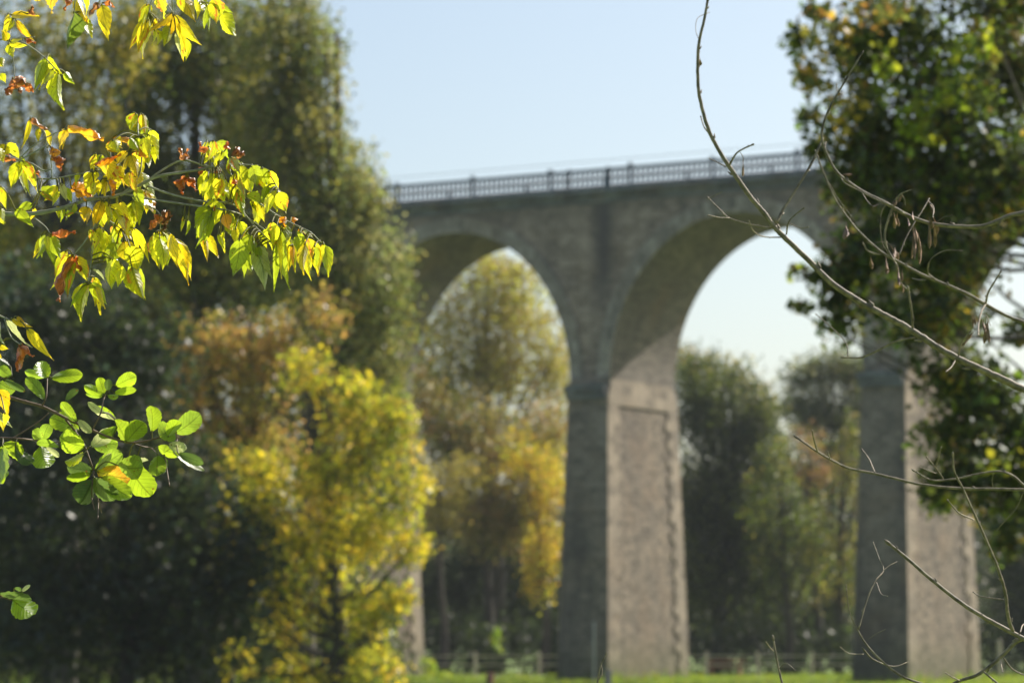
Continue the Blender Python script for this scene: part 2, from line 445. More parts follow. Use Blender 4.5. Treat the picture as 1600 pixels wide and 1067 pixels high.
# piers
rq = np.random.default_rng(3)
for k in KS:
    def pc(z):
        e = BU * (ZC - z) / ZC; g = .20 + BV * (ZC - z) / ZC * .85
        return k * S - T / 2 - e, k * S + T / 2 + e, -g, W + g
    a = pc(0); b_ = pc(ZC)
    pr = empty('pier', (0, 0, 0), 0, via)
    mb = MB()
    e = .045                      # core is set back behind the dressed corners on the two broad faces
    mb.add([(a[0] + e, a[2], 0), (a[1] - e, a[2], 0), (a[1] - e, a[3], 0), (a[0] + e, a[3], 0),
            (b_[0] + e, b_[2], ZC), (b_[1] - e, b_[2], ZC), (b_[1] - e, b_[3], ZC), (b_[0] + e, b_[3], ZC)],
           [(0, 3, 2, 1), (4, 5, 6, 7), (0, 1, 5, 4), (2, 3, 7, 6)])
    mb.build('end_wall', M_PIER, pr)
    mb = MB()
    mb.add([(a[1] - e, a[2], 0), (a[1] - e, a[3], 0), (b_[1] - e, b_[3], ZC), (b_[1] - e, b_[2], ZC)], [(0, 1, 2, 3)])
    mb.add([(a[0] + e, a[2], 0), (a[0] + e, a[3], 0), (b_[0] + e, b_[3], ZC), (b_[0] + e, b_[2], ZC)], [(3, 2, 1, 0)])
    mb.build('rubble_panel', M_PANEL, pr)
    for end, sx in ((0, 0), (0, 1), (1, 0), (1, 1)):
        q = MB()
        nz_ = 30
        for i in range(nz_):
            z0, z1 = ZC * i / nz_, ZC * (i + 1) / nz_
            wq = (.92 if i % 2 else .66) + .24 * rq.random()
            j = .012 * rq.random()
            if True:
                A, B = pc(z0), pc(z1)
                vs = []
                for (Q, z) in ((A, z0), (B, z1)):
                    xo = Q[1] + j if sx else Q[0] - j
                    xi = Q[1] - e - .01 if sx else Q[0] + e + .01
                    yo = Q[2] - .02 if end == 0 else Q[3] + .02
                    yi = Q[2] + wq if end == 0 else Q[3] - wq
                    vs += [(xo, yo, z), (xo, yi, z), (xi, yi, z), (xi, yo, z)]
                q.add(vs, [(0, 1, 2, 3), (7, 6, 5, 4), (0, 4, 5, 1), (1, 5, 6, 2), (2, 6, 7, 3), (3, 7, 4, 0)])
        q.build('quoin', M_QUOIN, pr)
    cp = MB()                       # impost: plain lintel block, projecting moulding, upper block
    x0, x1, y0, y1 = b_
    cp.box(x0 - .02, x1 + .02, y0 + .03, y1 - .03, ZC - .35, ZC + .002)
    ya, yb = y0 - .02, y1 + .02
    cp.add([(x0 - .02, ya, ZC + .004), (x1 + .02, ya, ZC + .004), (x1 + .02, yb, ZC + .004), (x0 - .02, yb, ZC + .004),
            (x0 - .01, -.01, ZC + .45), (x1 + .01, -.01, ZC + .45), (x1 + .01, W + .01, ZC + .45), (x0 - .01, W + .01, ZC + .45)],
           [(0, 3, 2, 1), (0, 1, 5, 4), (1, 2, 6, 5), (2, 3, 7, 6), (3, 0, 4, 7)])
    cp.box(x0 - .01, x1 + .01, -.01, W + .01, ZC + .45, ZS)
    cp.build('capital', M_QUOIN, pr)
    for yy in (-1, 1):
        cp = MB()
        y = y0 if yy < 0 else y1
        lo, hi = sorted((y, y + yy * .14))
        cp.box(x0 - .05, x1 - .05, lo, hi, ZC - .12, ZC + .20)
        lo, hi = sorted((y - yy * .15, y + yy * .22))
        cp.box(x0 - .10, x1 - .08, lo, hi, ZC + .20, ZC + .50)
        cp.build('impost', M_CORN, pr)  # dark end moulding: moss and shade on the capital put into its colour
# cornice with small corbels
cn = MB()
for y0, y1 in ((-.28, W + .28),):
    cn.box(U0, U1, y0, y1, ZT + .12, ZT + .30)
    cn.box(U0, U1, y0 + .12, y1 - .12, ZT, ZT + .12)
    cn.box(U0, U1, -.04, W + .04, ZT - .26, ZT)
for i in range(int((U1 - U0) / .6)):
    x = U0 + .3 + .6 * i
    cn.box(x - .1, x + .1, -.27, -.16, ZT + .02, ZT + .12)
cn.build('cornice', M_CORN, via)
# iron railing
ZR = ZT + .30; HR = .84
def u_at(px):
    # distance along the parapet seen in column px
    lo, hi = U0, U1
    for _ in range(40):
        mid = (lo + hi) / 2
        X = VX + mid * math.cos(TH); Y = VY - mid * math.sin(TH)
        z = 20 - 1.6
        d = Y * math.cos(PITCH) + z * math.sin(PITCH)
        if 800 + F * X / d < px: lo = mid
        else: hi = mid
    return lo
p0 = u_at(741); dpost = (u_at(1248) - p0) / 4
for side, yr in ((0, -.12), (1, W + .12)):
    rail = empty('railing', (0, 0, 0), 0, via)
    us_ = [p0 + dpost * i for i in range(-10, 10) if U0 + .2 < p0 + dpost * i < U1 - .2]
    for i, u in enumerate(us_):
        pb = MB(); pb.box(u - .07, u + .07, yr - .07, yr + .07, ZR, ZR + HR + .03); pb.box(u - .10, u + .10, yr - .10, yr + .10, ZR + HR + .03, ZR + HR + .10)
        pb.box(u - .10, u + .10, yr - .10, yr + .10, ZR + .001, ZR + .10)
        pb.build('post', M_IRON, rail)
        if i + 1 < len(us_):
            v = us_[i + 1]
            pn = MB()
            pn.box(u + .07, v - .07, yr - .035, yr + .035, ZR + HR - .13, ZR + HR)
            pn.box(u + .07, v - .07, yr - .03, yr + .03, ZR + .40, ZR + .46)
            pn.box(u + .07, v - .07, yr - .03, yr + .03, ZR + .03, ZR + .12)
            nb = 16
            for j in range(1, nb):
                x = u + (v - u) * j / nb
                for zb, zt_ in ((ZR + .12, ZR + .40), (ZR + .46, ZR + HR - .10)):
                    hh = zt_ - zb
                    pts = [(x, yr, zb + hh * t) for t in (0, .12, .3, .7, .88, 1)]
                    pn.tube(pts, [.105, .08, .05, .05, .08, .105], 6)
            pn.build('balustrade_panel', M_IRON, rail)
            hp = MB(); hu = u + (v - u) * .69; hp.box(hu - .07, hu + .07, yr - .075, yr + .075, ZR, ZR + .46)
            hp.build('short_post', M_IRON, rail)
    if side == 0:
        for px in (892, 953):
            u = u_at(px)
            pb = MB(); pb.box(u - .055, u + .055, yr - .08, yr + .08, ZR, ZR + HR + .05); pb.build('post', M_IRON, rail)
        wr_ = MB(); wr_.tube([(U0, yr, ZR + HR + .33), (U1, yr, ZR + HR + .33)], [.012, .012], 6)
        for u in us_[::2]: wr_.tube([(u, yr, ZR + HR + .1), (u, yr, ZR + HR + .33)], [.012, .012], 6)
        wr_.build('wire', M_STEEL, rail)

# ------------------------------------------------------------------ trees
def foliage(name, blobs, leaf, dens, pal, seed, parent, loc, pw=None, hang=.0, clump=.42, hexa=False, K=40, spread=.42, var=.3):
    """blobs: world centre (3), radii (3). pal: list of leaf colours"""
    rng = np.random.default_rng(seed)
    pal = np.array(pal); pw = np.ones(len(pal)) / len(pal) if pw is None else np.array(pw) / sum(pw)
    PP = []; CC = []
    for ce, ra in blobs:
        ce = np.array(ce); ra = np.array(ra)
        area = math.pi * ra[0] * ra[2]
        n = int(dens * area / (leaf * leaf * .33) * .85)
        d = rng.normal(size=(K, 3)); d /= np.linalg.norm(d, axis=1)[:, None]
        rr = rng.random(K) ** .45
        cc = d * rr[:, None] * .82
        cr = clump * (.6 + .8 * rng.random(K))
        wts = cr ** 2; wts /= wts.sum()
        which = rng.choice(K, n, p=wts)
        dd = rng.normal(size=(n, 3)); dd /= np.linalg.norm(dd, axis=1)[:, None]
        q = cc[which] + dd * (cr[which] * (.35 + .75 * rng.random(n)))[:, None]
        PP.append(ce + q * ra)
        ccol = rng.choice(len(pal), K, p=pw)
        own = rng.choice(len(pal), n, p=pw)
        pick = np.where(rng.random(n) < .72, ccol[which], own)
        cb = (1 + var * (rng.random(K) - .5))[which]
        CC.append(pal[pick] * (cb * (1 + .5 * (rng.random(n) - .5)))[:, None])
    P = np.concatenate(PP); Cc = np.concatenate(CC); n = len(P)
    ax = rng.normal(size=(n, 3)); ax[:, 2] -= hang * 2; ax /= np.linalg.norm(ax, axis=1)[:, None]
    s = np.cross(ax, rng.normal(size=(n, 3))); s /= np.linalg.norm(s, axis=1)[:, None]
    nn = np.cross(ax, s)
    L = (leaf * (.6 + .8 * rng.random(n)))[:, None]; Wd = L * (.27 + .12 * rng.random((n, 1)))
    if hexa:
        V = np.stack([P, P + ax * L * .3 + s * Wd + nn * L * .05, P + ax * L * .7 + s * Wd * .8 + nn * L * .03, P + ax * L - nn * L * .08,
                      P + ax * L * .7 - s * Wd * .8 + nn * L * .03, P + ax * L * .3 - s * Wd + nn * L * .05], 1)
        k = 6
    else:
        V = np.stack([P, P + ax * L * .45 + s * Wd + nn * L * .08, P + ax * L, P + ax * L * .45 - s * Wd + nn * L * .08], 1); k = 4
    return mesh_np(name, V.reshape(-1, 3), np.arange(n * k).reshape(-1, k), M_LEAF, parent, col=np.repeat(Cc, k, 0), loc=loc)

def tree(name, label, cat, D, blobs, leaf, dens, pal, seed, trunk_px=None, group=None, pw=None, fl=1.0, tr=None, keep=1.0, **kw):
    """blobs in photo pixels: (cx, cy, rx, ry[, extra depth]); built at its real distance D with real depth"""
    rng = np.random.default_rng(seed + 999)
    B = []
    for b in blobs:
        cx, cy, rx, ry = b[:4]; dz = b[4] if len(b) > 4 else 0
        d = D + dz
        s = d / F
        B.append((at(cx, cy, d), (rx * s, fl * .5 * (rx + ry) * s, ry * s)))
    tx = trunk_px if trunk_px is not None else np.mean([b[0] for b in blobs])
    base = at(tx, HOR, D); base[2] = 0
    root = empty(name, base)
    tag(root, label, cat, group)
    tb = MB()
    top = max(b[0][2] for b in B)
    R = tr if tr else .018 * top + .06
    ctr = np.mean([b[0] for b in B], 0); ctr = base * (1 - keep) + ctr * keep
    pts = [base, base + np.array([.15, .1, top * .2]), base * .6 + np.array([ctr[0], ctr[1], 0]) * .4 + np.array([0, 0, top * .45]),
           np.array([ctr[0], ctr[1], top * .75]), np.array([ctr[0], ctr[1], top])]
    sp = spline([p - base for p in pts], 4)
    tb.tube(sp, list(np.linspace(R, R * .2, len(sp))), 9)
    for ce, ra in B:
        for q in range(3):
            e = ce + rng.normal(size=3) * np.array(ra) * .35
            zf = min(.7, max(.2, (e[2] - ra[2]) / top))
            i = int(zf * (len(sp) - 1)); st = sp[i]
            if keep < 1 and q: continue
            mid = (st + (e - base)) / 2 + np.array([0, 0, -.05 * top])
            pl = spline([st, mid, e - base], 4)
            tb.tube(pl, list(np.linspace(R * .28, R * .05, len(pl))), 6)
    tb.build('trunk', M_BARK, root, smooth=True)
    foliage('crown', B, leaf, dens, pal, seed, root, base, pw=pw, **kw)
    return root

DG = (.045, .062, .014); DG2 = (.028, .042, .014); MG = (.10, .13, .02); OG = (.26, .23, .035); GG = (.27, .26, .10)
YG = (.42, .44, .025); YE = (.72, .56, .025); OR = (.58, .32, .035); BR = (.32, .19, .06); RB = (.32, .14, .07); BG = (.22, .34, .02)

GL = 'tall trees on the left in front of the viaduct'
tree('broadleaf_tree', 'tall dense dark green tree rising behind the yellow leaf branch', 'tree', 100,
     [(340, 110, 120, 170), (300, 330, 150, 150), (360, 430, 120, 110), (200, 230, 110, 180), (240, 90, 100, 130), (400, 270, 90, 130)], .17, 4.2, [MG, MG, OG, (.18, .19, .05)], 11, group=GL)
tree('willow_tree', 'tall grey green tree on the left whose feathery crown borders the sky', 'tree', 96,
     [(445, 50, 92, 130), (425, 190, 110, 120), (470, 180, 80, 110), (500, 290, 100, 110), (565, 310, 45, 80), (550, 410, 95, 110), (600, 440, 62, 90), (585, 530, 80, 80), (470, 430, 90, 120), (605, 600, 42, 60), (610, 680, 45, 70), (520, 600, 60, 60), (480, 90, 62, 100)], .15, 3.0, [GG, OG, (.22, .26, .08), MG, MG, (.30, .27, .07)], 12, trunk_px=470, group=GL, hang=.3)
tree('broadleaf_tree', 'olive yellow loose tree at the upper left edge with sky showing through', 'tree', 92,
     [(60, 60, 120, 130), (40, 220, 120, 120), (130, 180, 80, 130), (30, 360, 100, 90), (130, 380, 90, 80), (200, 60, 70, 110)], .16, 2.0, [OG, (.30, .28, .04), MG, (.38, .30, .04)], 13, group=GL)
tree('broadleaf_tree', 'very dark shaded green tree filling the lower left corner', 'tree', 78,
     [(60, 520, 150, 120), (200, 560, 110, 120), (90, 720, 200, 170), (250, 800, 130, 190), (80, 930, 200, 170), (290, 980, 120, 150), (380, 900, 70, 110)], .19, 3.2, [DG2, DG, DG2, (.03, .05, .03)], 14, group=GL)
tree('broadleaf_tree', 'dark olive tree deep behind the rusty one at left centre', 'tree', 108,
     [(240, 560, 110, 130), (360, 560, 110, 130), (250, 720, 100, 130), (380, 720, 110, 130), (480, 620, 90, 130), (300, 450, 120, 100)], .19, 2.8, [DG, MG, OG, DG2], 51, trunk_px=330, group=GL)
tree('broadleaf_tree', 'dark green tree hidden low behind the bright yellow one', 'tree', 104,
     [(380, 880, 120, 150), (500, 880, 100, 160), (560, 760, 70, 130), (480, 1000, 120, 110), (580, 980, 60, 110)], .19, 2.8, [DG, DG2, MG], 52, trunk_px=470, group=GL)
tree('broadleaf_tree', 'dark green tree at the left edge behind the shaded corner tree', 'tree', 110,
     [(0, 420, 110, 130), (110, 450, 110, 130), (10, 620, 130, 150), (150, 650, 110, 150), (60, 850, 160, 150), (200, 880, 120, 150), (60, 1000, 180, 100), (250, 1000, 120, 100)], .2, 2.6, [DG, MG, DG2], 53, trunk_px=80, group=GL)
GY = 'autumn coloured trees left of the first open arch'
tree('autumn_tree', 'rusty orange brown small tree above the yellow one on the left', 'tree', 84,
     [(330, 540, 85, 65), (290, 600, 60, 70), (400, 590, 75, 90), (350, 690, 90, 70), (440, 530, 60, 60), (420, 700, 60, 60), (500, 500, 50, 50)], .13, 1.9, [(.46, .28, .06), BR, (.42, .34, .06), OG, MG], 15, trunk_px=350, group=GY)
tree('autumn_tree', 'bright yellow bushy tree left of the viaduct opening', 'tree', 80,
     [(550, 630, 75, 65), (480, 580, 50, 45), (600, 700, 70, 75), (510, 740, 95, 90), (642, 765, 44, 50), (620, 650, 34, 50), (585, 830, 85, 65), (644, 850, 36, 40), (500, 860, 85, 80), (565, 950, 78, 60), (620, 935, 45, 30), (450, 960, 70, 60), (420, 820, 55, 70), (575, 1045, 62, 50), (470, 1060, 60, 50), (370, 1030, 40, 40), (400, 900, 60, 70), (400, 760, 65, 80), (360, 850, 50, 80)], .14, 2.2, [(.64, .54, .03), YE, YG, (.46, .45, .03), (.28, .29, .03), (.14, .18, .02), (.54, .38, .05)], 16, trunk_px=520, group=GY, clump=.34, K=46, var=.6)
GB = 'trees seen through the arches behind the viaduct'
tree('broadleaf_tree', 'thin olive tree with sky gaps seen through the left arch', 'tree', 172,
     [(760, 510, 110, 90), (690, 560, 75, 90), (820, 540, 85, 90), (765, 445, 115, 62), (770, 420, 80, 40), (860, 620, 60, 90), (760, 600, 110, 70), (650, 560, 40, 60), (690, 640, 70, 70), (840, 680, 70, 70)], .19, 1.9, [OG, (.34, .28, .05), YG, (.30, .22, .07), (.36, .36, .05)], 21, trunk_px=775, group=GB)
tree('broadleaf_tree', 'brown twiggy tree below the olive one in the left arch', 'tree', 166,
     [(700, 690, 90, 90), (790, 690, 110, 80), (860, 720, 60, 100), (650, 620, 50, 70), (730, 800, 110, 80), (800, 820, 80, 80)], .18, 2.4, [BR, (.28, .22, .07), OG, MG, (.30, .24, .06)], 22, trunk_px=760, group=GB)
tree('autumn_tree', 'golden yellow small tree close to the left side of the nearest pier', 'tree', 158,
     [(815, 715, 45, 50), (860, 760, 45, 70), (850, 850, 45, 70), (840, 900, 35, 45)], .17, 2.0, [YE, OR, (.45, .33, .05), YG, OG], 23, trunk_px=850, group=GB)
tree('autumn_tree', 'orange brown small tree beside the yellow tree in the left arch', 'tree', 156,
     [(690, 790, 55, 60), (650, 760, 40, 60), (720, 740, 50, 50)], .17, 1.5, [(.34, .25, .06), OG, (.28, .25, .06), OG], 24, trunk_px=690, group=GB)
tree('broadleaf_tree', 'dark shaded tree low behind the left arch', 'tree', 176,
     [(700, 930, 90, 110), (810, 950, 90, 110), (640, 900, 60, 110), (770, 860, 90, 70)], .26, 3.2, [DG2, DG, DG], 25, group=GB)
tree('broadleaf_tree', 'dense dark green tree just right of the nearest pier', 'tree', 168,
     [(1085, 620, 60, 75), (1130, 640, 80, 80), (1180, 680, 55, 70), (1170, 740, 80, 100), (1100, 760, 70, 100), (1120, 900, 90, 110), (1200, 900, 60, 90), (1190, 820, 60, 80), (1150, 830, 90, 90)], .2, 3.4, [DG, DG2, MG, DG, (.13, .15, .03)], 26, trunk_px=1120, group=GB)
tree('broadleaf_tree', 'olive topped tree rising behind the dark one in the right arch', 'tree', 182,
     [(1075, 570, 40, 45), (1130, 590, 55, 42), (1185, 635, 45, 50)], .2, 2.6, [OG, (.30, .22, .07), MG], 27, group=GB)
tree('broadleaf_tree', 'bluish green round tree left of the far right pier', 'tree', 190,
     [(1262, 590, 44, 45), (1305, 580, 55, 45), (1345, 600, 50, 60), (1255, 650, 50, 45), (1300, 660, 72, 55), (1290, 740, 80, 60), (1350, 700, 60, 80)], .2, 3.4, [DG, MG, GG], 28, group=GB)
tree('shrub', 'bright yellow green shrub between the two right piers', 'shrub', 160,
     [(1215, 730, 35, 70), (1240, 820, 45, 70), (1200, 880, 45, 60), (1270, 890, 40, 70), (1180, 790, 30, 60)], .16, 1.5, [(.18, .24, .02), MG, DG, OG, DG], 29, trunk_px=1230, group=GB)
tree('shrub', 'yellowish olive shrub against the left side of the far right pier', 'shrub', 163,
     [(1325, 690, 30, 50), (1335, 760, 40, 60), (1320, 880, 40, 80), (1280, 840, 45, 80)], .17, 1.8, [OG, (.24, .27, .03), MG, (.22, .17, .06), DG], 30, trunk_px=1310, group=GB)
tree('shrub', 'reddish brown bush showing between green trees in the right arch', 'shrub', 165,
     [(1262, 690, 34, 32), (1285, 735, 36, 34), (1245, 730, 24, 26)], .16, 1.5, [(.26, .14, .08), (.28, .18, .09), BR, OG, MG], 31, trunk_px=1275, group=GB)
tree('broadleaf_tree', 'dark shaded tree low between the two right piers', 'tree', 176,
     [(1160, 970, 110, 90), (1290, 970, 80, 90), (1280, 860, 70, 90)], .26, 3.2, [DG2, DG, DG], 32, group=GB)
tree('broadleaf_tree', 'dark tree in shadow right of the far right pier', 'tree', 158,
     [(1590, 880, 60, 90), (1600, 980, 80, 90), (1660, 850, 80, 150)], .24, 3.2, [DG2, DG], 33, group=GB)
tree('sapling', 'small yellow green sapling alone in the dark under the left arch', 'sapling', 150,
     [(775, 995, 10, 18), (779, 1012, 7, 10)], .12, 2.5, [YG, BG], 34, tr=.02, K=8)
tree('shrub', 'small yellow green weed clump at the foot of the leftmost pier', 'shrub', 140,
     [(672, 1040, 14, 22), (690, 1056, 16, 10)], .12, 2.0, [BG, YG], 35, tr=.02, K=8)
ub = [(at(-60 + 46 * i, 1035, 112 + 3 * math.sin(i)), (.9, 1.3, .75 + .25 * math.sin(i * 2.1))) for i in range(15)]
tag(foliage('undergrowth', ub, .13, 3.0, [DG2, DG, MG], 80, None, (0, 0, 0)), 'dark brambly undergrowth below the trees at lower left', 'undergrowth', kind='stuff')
# far wood as one mass
fb = []
rw = np.random.default_rng(77)
for i in range(26):
    px = -150 + i * 78 + 30 * rw.random(); D = 225 + 50 * rw.random(); hh = 190 + 80 * rw.random()
    fb.append((at(px, 1000 - hh * .45, D), (90 * D / F, 90 * D / F, hh * .6 * D / F)))
tag(foliage('far_wood', fb, .4, 4.0, [DG, DG2, DG, (.06,.06,.03)], 78, None, (0, 0, 0), K=70, clump=.45), 'distant wood reading as one dark mass behind the meadow', 'wood', kind='stuff')

hb = []
for i in range(34):
    px = -180 + 62 * i; d = 162 + 3 * math.sin(i * 1.7)
    hb.append((at(px, 1012, d), (42 * d / F, 1.6, (62 + 14 * math.sin(i * 2.3)) * d / F)))
hz = at(800, HOR, 178); hz[2] = 0
he = empty('hedge', hz); tag(he, 'dark overgrown hedge along the back of the meadow behind the fences', 'hedge')
foliage('foliage', hb, .26, 3.0, [DG2, DG, DG2], 79, he, hz, clump=.5)

# near tree on the right, in front of the viaduct
NT = [(1400, 40, 100, 80), (1330, 90, 60, 70), (1350, 200, 80, 70), (1470, 150, 110, 110), (1570, 110, 90, 130, 1), (1430, 270, 110, 90), (1540, 280, 110, 110), (1330, 290, 50, 60),
      (1400, 360, 85, 70), (1480, 400, 85, 90), (1450, 480, 90, 70), (1500, 500, 50, 40, .5), (1490, 590, 75, 60), (1590, 680, 60, 50), (1500, 680, 75, 60),
      (1470, 760, 48, 45), (1560, 770, 65, 60), (1580, 840, 40, 40), (1540, 620, 70, 60), (1600, 740, 50, 70), (1520, 740, 50, 50), (1600, 520, 40, 25, 1), (1245, 60, 26, 30), (1270, 20, 30, 22), (1262, 125, 24, 30), (1262, 180, 20, 18), (1275, 230, 28, 26), (1560, 0, 90, 60),
      (1300, 440, 42, 40), (1250, 480, 22, 14), (1250, 430, 20, 14), (1310, 500, 48, 42), (1340, 420, 60, 60)]
tree('broadleaf_tree', 'large near tree hanging its dark leafy boughs over the right side of the view', 'tree', 34,
     NT, .08, 3.4, [(.05, .07, .02), (.07, .10, .02), (.11, .13, .03), (.14, .22, .02), (.07, .07, .02), (.26, .30, .03), (.42, .30, .03), (.22, .15, .05)], 41, trunk_px=1840, pw=[4, 5, 4, 3, 3, 1.3, .7, .8], hexa=True, fl=.8, K=34, clump=.48, tr=.13, keep=.25)

nt_root = bpy.data.objects['broadleaf_tree.%03d' % max([int(o.name[-3:]) for o in bpy.data.objects if o.name.startswith('broadleaf_tree.')])]
def bough(bl, pal, seed, dens=2.0):
    B = [(at(cx, cy, 33.2), (rx * 34 / F, .8 * (rx + ry) * .5 * 34 / F, ry * 34 / F)) for cx, cy, rx, ry in bl]
    o = foliage('foliage', B, .088, dens, pal, seed, nt_root, tuple(nt_root.location), hexa=True, K=16, clump=.4); return o
bough([(1290, 90, 50, 60), (1330, 150, 45, 50), (1265, 130, 28, 30), (1370, 30, 60, 40), (1300, 30, 40, 30)], [(.48, .34, .04), (.34, .30, .04), (.40, .22, .05), (.14, .16, .03), (.10, .12, .03)], 61, .9)['label'] = 'golden yellow outer bough'
bough([(1480, 140, 70, 60), (1420, 200, 50, 50), (1390, 120, 40, 50), (1530, 80, 50, 40)], [(.26, .34, .02), (.34, .36, .02), (.14, .20, .02)], 62, .8)['label'] = 'bright green bough with backlight put into its leaf colour'  # brighter leaf tints stand for light passing through this bough
bough([(1560, 730, 50, 40), (1480, 790, 40, 25)], [(.16, .20, .02), (.34, .32, .02), (.10, .13, .02)], 63, .4)

# ------------------------------------------------------------------ fences and posts in the meadow
def wood_fence(name, label, pxs, D, rails=True):
    b0 = at(pxs[0], HOR, D); b0[2] = 0
    rt = empty(name, b0); tag(rt, label, 'fence')
    ps = []
    for px in pxs:
        p = at(px, HOR, D); p[2] = 0; p = p - b0; ps.append(p)
        mb = MB(); mb.tube([p, p + np.array([.01, 0, 1.15])], [.075, .065], 8); mb.build('post', M_WOOD, rt)
    for z in (.55, .95):
        mb = MB(); mb.tube([ps[0] + np.array([0, -.09, z]), ps[-1] + np.array([0, -.09, z])], [.035, .035], 6); mb.build('rail', M_WOOD, rt)
wood_fence('wooden_fence', 'low wooden post and rail fence across the foot of the left arch', [600, 664, 742, 842, 900], 152)
wood_fence('wooden_fence', 'low wooden post and rail fence between the two right piers', [1045, 1103, 1183, 1268, 1345], 153)
def post(name, label, cat, px, D, h, r, mat):
    p = at(px, HOR, D); p[2] = 0
    mb = MB(); mb.tube([(0, 0, 0), (0, 0, h * .96), (0, 0, h)], [r, r, r * .7], 10)
    o = mb.build(name, mat); o.location = p; tag(o, label, cat); return o
post('metal_pole', 'thin grey metal pole in front of the dark end of the nearest pier', 'pole', 928, 129, 2.4, .045, M_STEEL)
post('wooden_post', 'short pale wooden post at the foot of the nearest pier', 'post', 950, 118, .62, .14, M_WOOD)
post('wooden_post', 'short reddish post standing in the grass under the left arch', 'post', 766, 124, .45, .15, M_RED)
post('wooden_post', 'tall wooden post right of the far right pier at the frame edge', 'post', 1561, 150, 1.7, .1, M_WOOD)
# benches/timber seen low between the right piers
bn = empty('picnic_table', tuple(np.array([at(1132, HOR, 156)[0], 156, 0]))); tag(bn, 'brown picnic table in shade between the right piers', 'table')
mb = MB(); mb.box(-.9, .9, -.4, .4, .70, .76); mb.build('table_top', M_RED, bn)
for sy in (-1, 1):
    mb = MB(); mb.box(-.9, .9, sy * .72 - .13, sy * .72 + .13, .42, .47); mb.build('bench', M_RED, bn)
for sx in (-.65, .65):
    mb = MB(); mb.tube([(sx, -.75, 0), (sx, -.2, .70)], [.05, .05], 4); mb.tube([(sx, .75, 0), (sx, .2, .70)], [.05, .05], 4); mb.box(sx - .03, sx + .03, -.8, .8, .36, .42)
    mb.build('leg', M_RED, bn)

